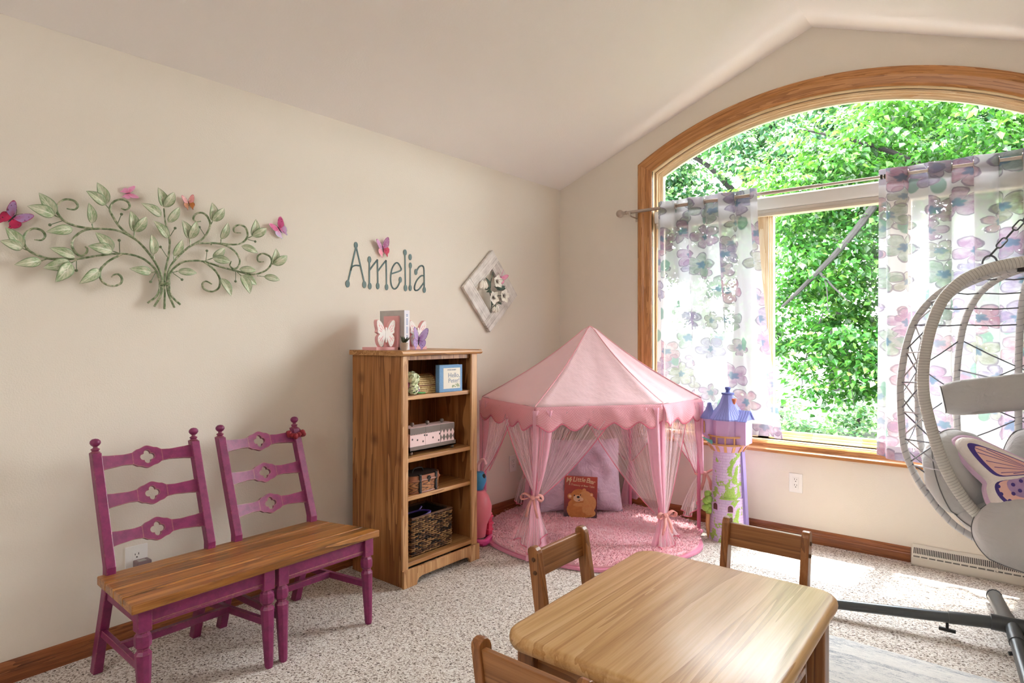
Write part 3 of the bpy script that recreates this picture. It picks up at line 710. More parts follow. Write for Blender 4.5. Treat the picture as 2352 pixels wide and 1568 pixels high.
# ================================================================== BOOKCASE
M_BKV = wood('bookcase_oak_upright', '#63381a', '#a26a38', '#bf8a56', axis=2, rough=.42, grain=.8, knots=True)
M_BKH = wood('bookcase_oak_shelf', '#80502a', '#b5824e', '#d0a470', axis=1, rough=.38, grain=.8)
M_BKF = wood('bookcase_oak_face', '#9a683e', '#c39464', '#d8b082', axis=2, rough=.4, grain=.9)
bc = thing('bookcase', (.27, -1.775, 0), 'narrow open oak bookcase with four compartments against the left wall', 'bookcase')
Y0, Y1 = -2.052, -1.500
for a, b in ((Y0, Y0 + .02), (Y1 - .02, Y1)):
    m = MB(); m.box((.055, a, 0), (.455, b, 1.168)); m.build('side_panel', M_BKV, bc, bevel=.002)
m = MB(); m.box((.055, Y0 + .02, .06), (.062, Y1 - .02, 1.168)); m.build('back_panel', M_BKV, bc)
for a, b in ((Y0, Y0 + .036), (Y1 - .046, Y1)):
    m = MB(); m.box((.455, a, .085), (.468, b, 1.168)); m.build('face_stile', M_BKF, bc, bevel=.002)
m = MB(); m.prism([(.052, 1.168), (.478, 1.168), (.486, 1.172), (.490, 1.180), (.486, 1.189), (.478, 1.194), (.052, 1.194)], 1, Y0 - .018, Y1 + .022)
m.build('top', M_BKH, bc, smooth=True, angle=30)
m = MB(); m.box((.06, Y0 + .02, 1.145), (.45, Y1 - .02, 1.168)); m.build('top_rail', M_BKV, bc)
SH = [.963, .644, .447, .118]
for z in SH:
    m = MB(); m.box((.062, Y0 + .02, z - .022), (.452 if z > .2 else .466, Y1 - .02, z)); m.build('shelf', M_BKH, bc, bevel=.002)
m = MB()
pl = [(Y0 - .006, 0), (Y0 + .082, 0), (Y0 + .088, .018), (Y0 + .098, .03), (Y0 + .12, .036), (Y1 - .11, .036), (Y1 - .088, .03), (Y1 - .078, .018), (Y1 - .072, 0), (Y1 + .006, 0), (Y1 + .006, .088), (Y0 - .006, .088)]
pl = [(y, z) for y, z in pl]
m.prism(pl, 0, .466, .482); m.build('plinth', M_BKF, bc, bevel=.0015)

# ------------------------------------------------------------------ on top of the bookcase
M_PINK = plain('pink_painted_wood', '#eeb2b4', 0.45, 0.03); M_WHT = plain('white_painted_wood', '#efe9e4', 0.45, 0.02)
ZT = 1.194
BF = [(0.0, .0), (.16, .02), (.30, -.02), (.33, -.16), (.40, -.30), (.33, -.44), (.22, -.46), (.10, -.30), (.03, -.16)]
def wing_outline(sgn):
    up = [(.03, .02), (.10, .16), (.22, .34), (.36, .44), (.46, .42), (.47, .28), (.42, .12), (.44, .02), (.33, -.03)]
    dn = [(.33, -.05), (.42, -.14), (.42, -.28), (.36, -.40), (.27, -.47), (.18, -.44), (.10, -.28), (.03, -.10)]
    return [(sgn * a, b) for a, b in up + dn]
def bookend(y_in, sgn, label):
    """L-shaped; upright at y_in, base plate running away from it (sgn), cut-out butterfly at the front"""
    r = thing('bookend', (.21, y_in, ZT), label, 'bookend', 'butterfly bookends on the bookcase')
    ya, yb = sorted((y_in, y_in + sgn * .158))
    m = MB(); m.box((.15, ya, ZT), (.27, yb, ZT + .016)); m.build('base', M_PINK, r, bevel=.0015)
    m = MB(); ya, yb = sorted((y_in, y_in + sgn * .014)); m.box((.15, ya, ZT), (.27, yb, ZT + .184)); m.build('upright', M_PINK, r, bevel=.0015)
    yc, zc, S = y_in + sgn * .093, ZT + .091, .158
    for x0, x1, mt, nm, k in ((.246, .266, M_PINK, 'butterfly_backing', 1.0), (.266, .270, M_WHT, 'butterfly_fretwork', .96)):
        m = MB()
        for sg in (1, -1):
            o = smooth_path([Vector((a, b, 0)) for a, b in wing_outline(sg)], 3, True)
            m.prism([(yc + q.x * S * k * .84, zc + q.y * S * k) for q in o], 0, x0, x1)
        m.box((x0, yc - .005, zc - .05), (x1 + .001, yc + .005, zc + .03)); b_ = m.build(nm, mt, r)
        if nm == 'butterfly_fretwork':
            m = MB(); x = x1 + .0004
            def hole(cy, cz, ry, rz, an):
                vs = []
                for q in range(10):
                    a, b = ry * math.cos(2 * PI * q / 10), rz * math.sin(2 * PI * q / 10)
                    vs.append((x, yc + (cy + a * math.cos(an) - b * math.sin(an)) * S, zc + (cz + a * math.sin(an) + b * math.cos(an)) * S))
                m.add(vs, [tuple(range(10))])
            for sg in (1, -1):
                for cy, cz, a, b, an in ((.17, .19, .018, .10, -.62), (.22, .13, .018, .08, -.85), (.24, .06, .016, .07, -1.15), (.29, .24, .02, .05, -.5), (.18, -.16, .016, .08, .6), (.24, -.22, .018, .07, .45), (.29, -.17, .014, .05, .8), (.17, -.26, .014, .06, .3)): hole(sg * cy, cz, a, b, sg * an)
                for cy, cz in ((.36, .38), (.41, .33), (.42, .25), (.38, .19), (.38, .10), (.36, .03), (.38, -.14), (.38, -.24), (.34, -.33), (.28, -.41), (.22, -.41), (.31, .33), (.25, .28)): hole(sg * cy * .93, cz * .95, .012, .012, 0)
            m.build('cut_out', M_PINK, b_)
    return r
bookend(-1.902, -1, 'pink bookend with white fretwork butterfly, standing left of the grey book')
bookend(-1.862, 1, 'pink bookend with white fretwork butterfly, half hidden behind the grey book')
M_GREYB = plain('grey_book_cover', '#bcb8b5', 0.5, 0.25, 14); M_SPINE = plain('pale_spine', '#e4e2ea', 0.5, 0.03); M_PAGE = plain('book_pages', '#ede4d2', 0.8, 0.05, 200); M_INK = plain('blue_grey_ink', '#8fa0c4', 0.6)
bk = thing('picture_book', (.21, -1.882, ZT), 'tall grey picture book with a pale spine standing between the pink bookends', 'book')
b0, b1 = -1.9005, -1.8635
m = MB(); m.box((.10, b0, ZT), (.302, b0 + .003, ZT + .214)); m.box((.10, b1 - .003, ZT), (.302, b1, ZT + .214)); m.build('cover', M_GREYB, bk)
m = MB(); m.box((.302, b0, ZT), (.3055, b1, ZT + .214)); m.build('spine', M_SPINE, bk, bevel=.001)
m = MB(); m.box((.106, b0 + .003, ZT + .003), (.302, b1 - .003, ZT + .211)); m.build('pages', M_PAGE, bk)
m = MB()
for k in range(20):
    if k % 6 != 5: m.box((.3055, -1.887, ZT + .045 + k * .0075), (.3059, -1.877, ZT + .05 + k * .0075))
m.build('spine_lettering', M_INK, bk)
butterfly((.300, -1.797, ZT + .056), XN, ZU, .098, math.radians(4), (wing_mat('wing_lilac', '#8a4f9a', '#b49acb', '#6f5c8e', '#cfc0e0'), wing_mat('wing_plum', '#7a2f7a', '#a887c4', '#7d62a0', '#4d2a60')), 'lilac and plum butterfly clipped onto the right-hand bookend', dihedral=.3)
PX_, PY_ = .34, -1.932
pp = thing('potted_plant', (PX_, PY_, ZT), 'tiny potted plant with dark pointed leaves in front of the grey book', 'plant')
m = MB(); m.lathe([(.0, 0), (.017, 0), (.022, .036), (.0225, .04), (.019, .04), (.018, .034), (0, .033)], (PX_, PY_, ZT), 20); m.build('pot', plain('striped_pot', '#b9a99a', 0.5, 0.2, 60), pp, smooth=True)
m = MB()
for k in range(14):
    a = k * 2.4; e = .5 + .5 * ((k * 7) % 5) / 5; d = Vector((math.cos(a) * (1 - e * .6), math.sin(a) * (1 - e * .6), e)).normalized(); b = Vector((PX_, PY_, ZT + .034)); sv = d.cross(Vector((0, 0, 1))).normalized()
    m.add([b - sv * .003, b + sv * .003, b + d * .025 + sv * .006, b + d * .05, b + d * .025 - sv * .006], [(0, 1, 2, 3, 4)])
m.build('leaves', plain('dark_succulent', '#38452f', 0.5, 0.2, 80), pp, solid=.001)

# ------------------------------------------------------------------ top compartment
z = SH[0]
hb = thing('story_book', (.432, -1.688, z), 'blue square picture book with a cream front cover on the top shelf', 'book')
M_BLUE = plain('blue_book_cloth', '#6f9ac4', 0.6, 0.25, 160); M_CREAM = plain('cream_cover_panel', '#e9e2d4', 0.6, 0.03); M_TXT = plain('blue_grey_lettering', '#8796a8', 0.6)
ang = math.radians(-4); R = Matrix.Rotation(ang, 3, 'Z')
def HB(y0, z0, y1, z1, x0, x1): return (.432 + x0, -1.688 + y0, z + z0), (.432 + x1, -1.688 + y1, z + z1)
cc = (.432, -1.688, z)
m = MB(); m.box(*HB(-.0825, 0, .0825, .148, .012, .016), rot=R, c=cc); m.box(*HB(-.0825, 0, .0825, .148, -.016, -.012), rot=R, c=cc); m.box(*HB(-.0845, 0, -.0805, .148, -.016, .016), rot=R, c=cc); m.build('cover', M_BLUE, hb, bevel=.002)
m = MB(); m.box(*HB(-.08, .003, .078, .145, -.012, .012), rot=R, c=cc); m.build('pages', M_PAGE, hb)
m = MB(); m.box(*HB(-.056, .018, .066, .131, .016, .0166), rot=R, c=cc); m.build('cover_panel', M_CREAM, hb)
def hbm(y, zz): p = Vector(cc) + R @ Vector((.0168, y, zz)); return basis(p, R @ Vector((0, 1, 0)), (0, 0, 1))
text_mesh('Hello,', .036, 'title', M_TXT, hb, hbm(.020, .079)); text_mesh('Peter!', .034, 'title', M_TXT, hb, hbm(.020, .050))
text_mesh('PETER RABBIT', .010, 'small_title', M_TXT, hb, hbm(.005, .117))
m = MB()
for k in range(26):
    yy = .006 + .06 * random.random(); zz = .026 + .02 * random.random() * (1 - abs(yy - .04) / .05); p = Vector(cc) + R @ Vector((.0169, yy, zz)); t = R @ Vector((0, 1, 0)); a = random.random() * 3
    d = t * math.cos(a) * .007 + Vector((0, 0, 1)) * math.sin(a) * .007; e = t * -math.sin(a) * .003 + Vector((0, 0, 1)) * math.cos(a) * .003
    m.add([p - d, p + e, p + d, p - e], [(0, 1, 2, 3)])
m.build('printed_leaves', plain('sage_print', '#a2ac86', 0.6, .2, 90), hb)
ch = thing('wicker_chest', (.34, -1.83, z), 'small straw and wood domed chest beside the blue book', 'chest')
def straw(name, a, b, c_, sx, sy):
    M = Mt(name); v = M.coord('Object'); w = M.n('TexWave', {'Vector': v, 'Scale': sx, 'Distortion': 1.2, 'Detail': 2.0, 'Detail Scale': 3.0}, wave_type='BANDS', bands_direction='Z').outputs[1]
    n = M.noise(M.coord('Object', (30, sy, 60)), 1.0, 3.0, .7); f = M.math('ADD', M.math('MULTIPLY', w, .4), M.math('MULTIPLY', n, .6))
    return M.done(M.bsdf(M.ramp(f, [(0.25, a), (0.5, b), (0.75, c_)]), .7, M.bump(f, .7, .006)))
M_STRAW = straw('straw_matting', '#7a5c30', '#c2a266', '#e2cd9a', 30, 60); M_BWOOD = plain('bent_brown_wood', '#7a4a26', .5, .3, 40)
prof = [(.265, 0), (.405, 0)] + [(.335 + .07 * math.cos(a), .04 + .058 * math.sin(a)) for a in [PI * k / 12 for k in range(13)]]
m = MB(); m.prism([(x, z + h) for x, h in prof], 1, -1.892, -1.762); m.build('body', M_STRAW, ch)
for y in (-1.892, -1.762):
    m = MB(); m.tube([(x, y, z + h + .003) for x, h in prof], .0048, 6, closed=True); m.build('rim', M_BWOOD, ch, smooth=True)
m = MB(); m.prism([(.335 + (x - .335) * .97, z + h * .97) for x, h in prof], 1, -1.8935, -1.8925); m.build('end_panel', plain('dark_weave', '#33241a', .8, .3, 60), ch)
m = MB(); m.tube([(.405, -1.892, z + .042), (.408, -1.83, z + .042), (.405, -1.762, z + .042)], .0035, 6); m.build('lid_edge', M_BWOOD, ch)
fb = thing('flower_bunch', (.41, -1.965, z), 'artificial flower bunch of pale green and magenta blooms on the top shelf', 'flowers')
M_PG = plain('pale_green_petal', '#e2ebc6', .6, .15, 90); M_MG = plain('magenta_petal', '#8e1f54', .6, .2, 90); M_LIL = plain('lilac_petal', '#b48cc4', .6, .1, 90); M_EMG = plain('green_stem', '#2f9a3c', .5)
def bloom(c, r, n, mt, nm):
    m = MB()
    for k in range(n):
        th = math.acos(1 - 2 * (k + .5) / n); ph = k * 2.39996; d = Vector((math.sin(th) * math.cos(ph), math.sin(th) * math.sin(ph), math.cos(th)))
        a = d.orthogonal().normalized(); b = d.cross(a); p = Vector(c) + d * r * (.8 + .2 * ((k * 5) % 3) / 2); q = r * .42
        m.add([p - a * q, p - b * q * .8 + d * q * .3, p + a * q + d * q * .1, p + b * q * .8 + d * q * .3], [(0, 1, 2, 3)])
    m.build(nm, mt, fb, solid=.0006)
bloom((.425, -1.952, z + .082), .036, 60, M_PG, 'pale_green_bloom'); bloom((.435, -1.955, z + .035), .03, 40, M_PG, 'pale_green_bloom'); bloom((.42, -1.995, z + .05), .024, 40, M_MG, 'magenta_bloom'); bloom((.43, -1.93, z + .028), .018, 26, M_LIL, 'lilac_bloom')
m = MB(); m.tube(smooth_path([(.43, -1.95, z + .015), (.435, -1.905, z + .009), (.435, -1.87, z + .006)], 4), .004, 6); m.tube([(.42, -1.97, z + .02), (.44, -1.90, z + .006)], .0035, 6); m.build('stems', M_EMG, fb, smooth=True)

# ------------------------------------------------------------------ second compartment: canisters on a tray
z = SH[1]
M_BRN = plain('taupe_paint', '#6d5f58', .5, .05); M_BLUSH = plain('blush_paint', '#e7c8c6', .5, .03); M_DOT = plain('dark_dots', '#463a37', .5)
ty0, ty1, tx0, tx1 = -1.962, -1.622, .318, .418
tr = thing('canister_tray', (.37, -1.79, z), 'taupe tray on ball feet carrying three canisters in the bookcase', 'tray')
m = MB(); m.box((tx0, ty0, z + .02), (tx1, ty1, z + .026)); m.box((tx1 - .004, ty0, z + .02), (tx1, ty1, z + .045)); m.box((tx0, ty0, z + .02), (tx0 + .004, ty1, z + .045)); m.box((tx0, ty0, z + .02), (tx1, ty0 + .004, z + .045)); m.box((tx0, ty1 - .004, z + .02), (tx1, ty1, z + .045)); m.build('tray_body', M_BRN, tr)
for x in (tx0 + .012, tx1 - .012):
    for y in (ty0 + .018, ty1 - .018):
        m = MB(); m.ball((x, y, z + .0105), .0105, 12, 8); m.build('ball_foot', M_BRN, tr, smooth=True)
def canister(i, label, harl):
    yy0 = ty0 + .0062 + i * .1092; yy1 = yy0 + .107; x0, x1 = tx0 + .005, tx1 - .005; zz = z + .0268
    r = thing('canister', ((x0 + x1) / 2, (yy0 + yy1) / 2, zz), label, 'canister', 'canisters on the taupe tray')
    m = MB(); m.box((x0, yy0, zz), (x1, yy1, zz + .085)); m.build('body', M_BLUSH, r)
    lid = MB(); lid.box((x0 - .002, yy0 - .0005, zz + .0855), (x1 + .002, yy1 + .0005, zz + .115)); L = lid.build('lid', M_BRN, r)
    m = MB(); m.box((x0 - .0005, yy0 + .001, zz + .1151), (x1 + .0005, yy1 - .001, zz + .1165)); m.build('lid_top', M_BLUSH, L)
    m = MB(); m.lathe([(.004, 0), (.004, .003), (.0105, .008), (.0115, .014), (.009, .021), (0, .023)], ((x0 + x1) / 2, (yy0 + yy1) / 2, zz + .116), 14); m.build('knob', M_BRN, L, smooth=True)
    m = MB(); X = x1 + .0006
    if harl:
        n = 4; w_ = (yy1 - yy0) / n; hgt = .0425
        m.add([(X, yy0, zz), (X, yy1, zz), (X, yy1, zz + .085), (X, yy0, zz + .085)], [(0, 1, 2, 3)]); bg_ = m.build('taupe_ground', M_BRN, r)
        m = MB()
        for a in range(n):
            for b in range(2):
                cy, cz = yy0 + w_ * (a + .5), zz + hgt * (b + .5); m.add([(X + .0006, cy - w_ * .5, cz), (X + .0006, cy, cz - hgt * .5), (X + .0006, cy + w_ * .5, cz), (X + .0006, cy, cz + hgt * .5)], [(0, 1, 2, 3)])
        m.build('diamonds', M_BLUSH, r)
    else:
        spots = ((.15, .7), (.48, .62), (.85, .48), (.35, .12), (.95, .86)) if i == 0 else ((.08, .84), (.5, .62), (.9, .38), (.3, .1), (.97, .8))
        for a, b in spots:
            cy, cz = yy0 + (yy1 - yy0) * a, zz + .082 * b; m = MB(); m.add([(X, cy + .0055 * math.cos(2 * PI * k / 12), cz + .0055 * math.sin(2 * PI * k / 12)) for k in range(12)], [tuple(range(12))]); m.build('dot', M_DOT, r)
        for a, b in ((.2, .3), (.6, .55), (.85, .15)):
            cx, cz = x0 + (x1 - x0) * a, zz + .082 * b; m = MB(); m.add([(cx + .0055 * math.cos(2 * PI * k / 12), yy0 - .0005, cz + .0055 * math.sin(2 * PI * k / 12)) for k in range(12)], [tuple(range(12))]); m.build('dot', M_DOT, r)
        m = MB()
        for k in range(9):
            cy = yy0 + (yy1 - yy0) * (k + .5) / 9; m.add([(x1 + .0022, cy + .006 * math.cos(PI + PI * q / 6), zz + .0856 + .006 * math.sin(PI + PI * q / 6)) for q in range(7)], [tuple(range(7))])
        m.build('scallop_trim', M_BRN, L)
canister(0, 'blush dotted canister at the left end of the taupe tray', False)
canister(1, 'blush dotted canister in the middle of the taupe tray', False)
canister(2, 'canister with a taupe harlequin diamond front at the right end of the tray', True)

# ------------------------------------------------------------------ third compartment: oval basket; bottom: square basket
z = SH[2]
def herring():
    M = Mt('plaited_bamboo'); s = M.n('SeparateXYZ', {0: M.n('TexCoord').outputs['UV']})
    a = M.math('ABSOLUTE', M.math('SUBTRACT', M.math('FRACT', M.math('MULTIPLY', s.outputs[1], 1.4)), .5))
    f = M.math('FRACT', M.math('ADD', M.math('MULTIPLY', s.outputs[0], 16.0), M.math('MULTIPLY', a, 3.0)))
    n = M.noise(M.coord('Object', (60, 60, 60)), 1.0, 3.0)
    c = M.mix(M.ramp(f, [(0.0, 1.0), (0.16, 1.0), (0.22, 0.0)]), M.ramp(n, [(.35, '#8a5230'), (.65, '#c48a58')]), '#2a1a14')
    return M.done(M.bsdf(c, .45, M.bump(f, .3, .003)))
M_HER = herring(); M_RIMW = plain('reddish_bamboo_rim', '#93583a', .4, .3, 50); M_STRP = plain('dark_metal_strap', '#3b3c3e', .35, .1, 40, Metallic=.7)
ob = thing('oval_basket', (.37, -1.86, z), 'oval plaited bamboo basket with lid and dark straps on the middle shelf', 'basket')
oc = (.368, -1.862); ra, rb = .078, .122
def oval(t, s=1.0):
    c, q = math.cos(t), math.sin(t); e = .72
    return (oc[0] + ra * s * math.copysign(abs(c) ** e, c), oc[1] + rb * s * math.copysign(abs(q) ** e, q))
def wallstrip(z0, z1, s0, s1):
    m = MB(); m.grid(lambda u, v: (*oval(2 * PI * u, s0 + (s1 - s0) * v), z + z0 + (z1 - z0) * v), 48, 3); return m
m = wallstrip(.0, .062, .95, 1.0); m.add([(*oval(2 * PI * k / 24, .95), z + .001) for k in range(24)], [tuple(range(24))]); m.build('body', M_HER, ob, smooth=True)
for zz, rr in ((.004, .0045), (.066, .006)):
    m = MB(); m.tube([(*oval(2 * PI * k / 48, .97 if zz < .02 else 1.01), z + zz) for k in range(48)], rr, 6, closed=True); m.build('rim', M_RIMW, ob, smooth=True)
m = wallstrip(.072, .092, 1.02, 1.0); m.add([(*oval(2 * PI * k / 32, 1.0), z + .092) for k in range(32)], [tuple(range(32))]); lid = m.build('lid', M_RIMW, ob, smooth=True, angle=50)
m = MB(); m.add([(*oval(2 * PI * k / 32, .93), z + .0935) for k in range(32)], [tuple(range(32))]); m.build('lid_weave', plain('dark_weave_lid', '#2b1d18', .6, .3, 70), lid)
m = MB(); m.tube(smooth_path([(oc[0], oc[1] - .04, z + .094), (oc[0], oc[1] - .025, z + .115), (oc[0], oc[1] + .025, z + .115), (oc[0], oc[1] + .04, z + .094)], 5), .003, 6); m.build('handle', M_STRP, lid, smooth=True)
for y in (-.052, .062):
    m = MB(); x = oc[0] + ra * (1 - (abs(y) / rb) ** 2.8) ** .36
    m.box((x - .01, oc[1] + y - .007, z + .001), (x + .0065, oc[1] + y + .007, z + .098))
    for q in (.008, .062, .09): m.ball((x + .0065, oc[1] + y, z + q), .004, 8, 5)
    m.build('strap', M_STRP, ob, smooth=True, bevel=.001)
m = MB(); x = oc[0] + ra + .004
for a in range(6): m.ball((x, oc[1] + .006 + .009 * math.cos(a * PI / 3), z + .074 + .009 * math.sin(a * PI / 3)), .005, 8, 5)
m.box((x - .004, oc[1] + .002, z + .055), (x + .002, oc[1] + .010, z + .085)); m.build('clasp', M_STRP, ob, smooth=True)
z = SH[3]
M_SEAG = [plain('seagrass_%s' % n, c, .75, .35, 60, .3) for n, c in (('tan', '#9a7248'), ('brown', '#61402b'), ('dark', '#2c1d18'))]
sb = thing('woven_basket', (.34, -1.80, z), 'deep square dark woven seagrass basket on the bottom shelf', 'basket')
def bwall(pa, pb, nx, nz_, h, cx, cy, key):
    pa, pb = Vector(pa), Vector(pb); d = pb - pa; n = Vector((d.y, -d.x, 0)).normalized()
    rnd = random.Random(key)
    mm = [MB(), MB(), MB()]
    for j in range(nz_):
        zz = z + .006 + h * (j + .5) / nz_
        for i in range(nx):
            t0, t1 = i / nx, (i + 1) / nx; o = .0035 if (i + j) % 2 else -.0005
            a, b, c_ = pa + d * (t0 - .15 / nx), pa + d * ((t0 + t1) / 2), pa + d * (t1 + .15 / nx); r = h / nz_ * .52
            k = rnd.choice((0, 0, 0, 1, 1, 2)); tilt = rnd.uniform(-.0015, .0015)
            mm[k].tube([a + n * (o - .004) + Vector((0, 0, zz - tilt)), b + n * (o + .003) + Vector((0, 0, zz)), c_ + n * (o - .004) + Vector((0, 0, zz + tilt))], [r * .8, r, r * .8], 6, flat=.7)
    return mm
xb0, xb1, yb0, yb1 = .215, .425, -1.955, -1.665; hb_ = .195
tot = MB()
for key, (pa, pb, nx) in enumerate((((xb1, yb0, 0), (xb1, yb1, 0), 13), ((xb0, yb0, 0), (xb1, yb0, 0), 10), ((xb1, yb1, 0), (xb0, yb1, 0), 10))):
    for k_, b in enumerate(bwall(pa, pb, nx, 19, hb_, 0, 0, key)):
        tot.cur = k_; tot.add(b.v, b.f)
tot.build('weave', M_SEAG, sb, smooth=True)
m = MB(); m.box((xb0, yb0 + .006, z), (xb1 - .006, yb1 - .006, z + .004)); m.box((xb0, yb0 + .006, z), (xb0 + .004, yb1 - .006, z + hb_)); m.box((xb1 - .012, yb0 + .006, z), (xb1 - .006, yb1 - .006, z + hb_)); m.box((xb0, yb0 + .005, z), (xb1 - .006, yb0 + .009, z + hb_)); m.box((xb0, yb1 - .009, z), (xb1 - .006, yb1 - .005, z + hb_)); m.build('lining', M_SEAG[2], sb)
m = MB(); m.tube([(xb0, yb0, z + hb_ + .003), (xb1, yb0, z + hb_ + .003), (xb1, yb1, z + hb_ + .003), (xb0, yb1, z + hb_ + .003)], .0075, 8, closed=True); m.build('rim', M_SEAG[1], sb, smooth=True)
M_PUR = plain('purple_plastic', '#4a3590', .4)
m = MB(); q = smooth_path([(.30, -1.91, z + .185), (.33, -1.82, z + .20), (.40, -1.80, z + .205), (.405, -1.86, z + .193), (.38, -1.92, z + .186)], 4, True); m.tube(q, .0055, 6, closed=True); m.tube([(.33, -1.82, z + .20), (.32, -1.79, z + .215)], .005, 6); m.tube([(.38, -1.90, z + .186), (.36, -1.87, z + .03)], .005, 6); m.tube([(.30, -1.91, z + .185), (.31, -1.89, z + .03)], .005, 6)
tag(m.build('plastic_toy_loop', M_PUR, None, smooth=True), 'purple plastic toy frame poking out of the square woven basket', 'toy')
# ================================================================== CHILDREN'S TABLE AND CHAIRS
M_OAKT = wood('honey_oak_top', '#a5773f', '#cfa56c', '#e3c08e', axis=1, rough=.34, grain=.75, plank=(0, .138), coat=.22, bump=.1)
M_OAKV = wood('oak_leg', '#643b1a', '#935c2e', '#ad7746', axis=2, rough=.35, grain=1.1, coat=.2)
M_OAKH = wood('oak_rail', '#67401e', '#976234', '#b07c4a', axis=0, rough=.35, grain=1.1, coat=.2)
M_PEG = plain('oak_peg', '#5e3a1e', .4, .1)
tb = thing('childrens_table', (2.172, -2.557, 0), 'low honey oak children\'s table with rounded corners in the foreground', 'table')
TW, TL, TZ = .625, .785, .54
tR = Matrix.Rotation(math.radians(1.0), 4, 'Z'); tM = Matrix.Translation((2.172, -2.557, 0)) @ tR
def rr(hx, hy, r, n=8):
    out = []
    for cx, cy, a0 in ((hx - r, hy - r, 0), (-hx + r, hy - r, PI / 2), (-hx + r, -hy + r, PI), (hx - r, -hy + r, 1.5 * PI)):
        out += [(cx + r * math.cos(a0 + PI / 2 * k / n), cy + r * math.sin(a0 + PI / 2 * k / n)) for k in range(n + 1)]
    return out
m = MB(); rings = []
for ins, z in ((.02, TZ - .036), (.006, TZ - .034), (.001, TZ - .026), (0, TZ - .018), (.002, TZ - .008), (.008, TZ - .002), (.016, TZ)): rings.append([(x, y, z) for x, y in rr(TW / 2 - ins, TL / 2 - ins, .07 - ins)])
n = len(rings[0]); vs = [p for r in rings for p in r]
fs = [tuple(range(n - 1, -1, -1)), tuple((len(rings) - 1) * n + k for k in range(n))] + [(i * n + k, i * n + (k + 1) % n, (i + 1) * n + (k + 1) % n, (i + 1) * n + k) for i in range(len(rings) - 1) for k in range(n)]
m.add(vs, fs); o = m.xf(tM).build('tabletop', M_OAKT, tb, smooth=True, angle=40)
for sx in (-1, 1):
    for sy in (-1, 1):
        m = MB(); cx, cy = sx * .262, sy * .32; m.box((cx - .024, cy - .03, 0), (cx + .024, cy + .03, TZ - .036)); m.xf(tM).build('leg', M_OAKV, tb, bevel=.006)
for sy in (-1, 1):
    m = MB(); m.box((-.24, sy * .318 - .009, TZ - .105), (.24, sy * .318 + .009, TZ - .037)); m.xf(tM).build('apron', M_OAKH, tb, bevel=.002)
for sx in (-1, 1):
    m = MB(); m.box((sx * .255 - .009, -.295, TZ - .105), (sx * .255 + .009, .295, TZ - .037)); m.xf(tM).build('apron', wood('oak_side_rail%d' % sx, '#67401e', '#976234', '#b07c4a', axis=1, rough=.35), tb, bevel=.002)

def kid_chair(loc, rz, label):
    r = thing('childrens_chair', loc, label, 'chair', 'small oak chairs round the table'); r.rotation_euler = (0, 0, rz)
    r.location = (0, 0, 0)                      # build at the origin, then move
    LZ = .577
    for sx in (-1, 1):
        m = MB(); cx = sx * .1415; hw = .0135; secs = [(.125, 0, .02), (.13, .29, .0225), (.150, .42, .0225), (.172, LZ - .02, .0215)]
        vs = []
        for y, z, d in secs: vs += [(cx - hw, y - d, z), (cx + hw, y - d, z), (cx + hw, y + d, z), (cx - hw, y + d, z)]
        fs = [(3, 2, 1, 0)]
        for i in range(len(secs) - 1):
            for k in range(4): fs.append((4 * i + k, 4 * i + (k + 1) % 4, 4 * i + 4 + (k + 1) % 4, 4 * i + 4 + k))
        o0 = 4 * (len(secs) - 1)                # rounded top
        K = 6; row = []
        for k in range(1, K):
            a = PI * k / K; row.append((.174 - .0215 * math.cos(a), LZ - .02 + .02 * math.sin(a)))
        base = len(vs)
        for y, z in row: vs += [(cx - hw, y, z), (cx + hw, y, z)]
        seq = [(o0, o0 + 1)] + [(base + 2 * i, base + 2 * i + 1) for i in range(len(row))] + [(o0 + 3, o0 + 2)]
        for (a, b), (c, d) in zip(seq[:-1], seq[1:]): fs.append((a, b, d, c))
        fs.append(tuple([o0] + [base + 2 * i for i in range(len(row))] + [o0 + 3])); fs.append(tuple([o0 + 2] + [base + 2 * i + 1 for i in range(len(row) - 1, -1, -1)] + [o0 + 1]))
        m.add(vs, fs); p = m.build('back_post', M_OAKV, r, bevel=.003)
        for z in (.494, .536):
            m = MB(); m.lathe([(.0075, 0), (.0075, .002), (.005, .0045), (0, .005)], (cx + sx * hw, .162 + (z - .5) * .16, z), 10, axis='x') if sx > 0 else m.lathe([(0, -.005), (.005, -.0045), (.0075, -.002), (.0075, 0)], (cx + sx * hw, .162 + (z - .5) * .16, z), 10, axis='x')
            m.build('peg', M_PEG, p, smooth=True)
        m = MB(); m.box((sx * .15 - .0135, -.165, 0), (sx * .15 + .0135, -.125, .275)); m.build('front_leg', M_OAKV, r, bevel=.004)
        m = MB(); m.box((sx * .146 - .009, -.13, .235), (sx * .146 + .009, .12, .275)); m.build('side_rail', M_OAKH, r, bevel=.002)
        m = MB(); m.box((sx * .146 - .008, -.13, .10), (sx * .146 + .008, .115, .125)); m.build('stretcher', M_OAKH, r, bevel=.003)
    m = MB(); a, b = .148 + (.474 - .42) * .18, .148 + (.556 - .42) * .165
    m.hexa([(-.13, a - .002, .474), (.13, a - .002, .474), (.13, a + .016, .474), (-.13, a + .016, .474)], [(-.13, b - .002, .556), (.13, b - .002, .556), (.13, b + .016, .556), (-.13, b + .016, .556)]); m.build('back_rail', M_OAKH, r, bevel=.003)
    m = MB(); m.box((-.172, -.235, .275), (.172, .108, .295)); m.build('seat', M_OAKH, r, bevel=.007, seg=3)
    m = MB(); m.box((-.14, -.15, .235), (.14, -.132, .275)); m.build('front_rail', M_OAKH, r, bevel=.002)
    r.location = loc
    return r
kid_chair((2.14, -1.925, 0), 0, 'small oak chair tucked behind the far end of the table, towards the window')
kid_chair((1.80, -2.345, 0), PI / 2, 'small oak chair on the left side of the table, with the pink tent behind')
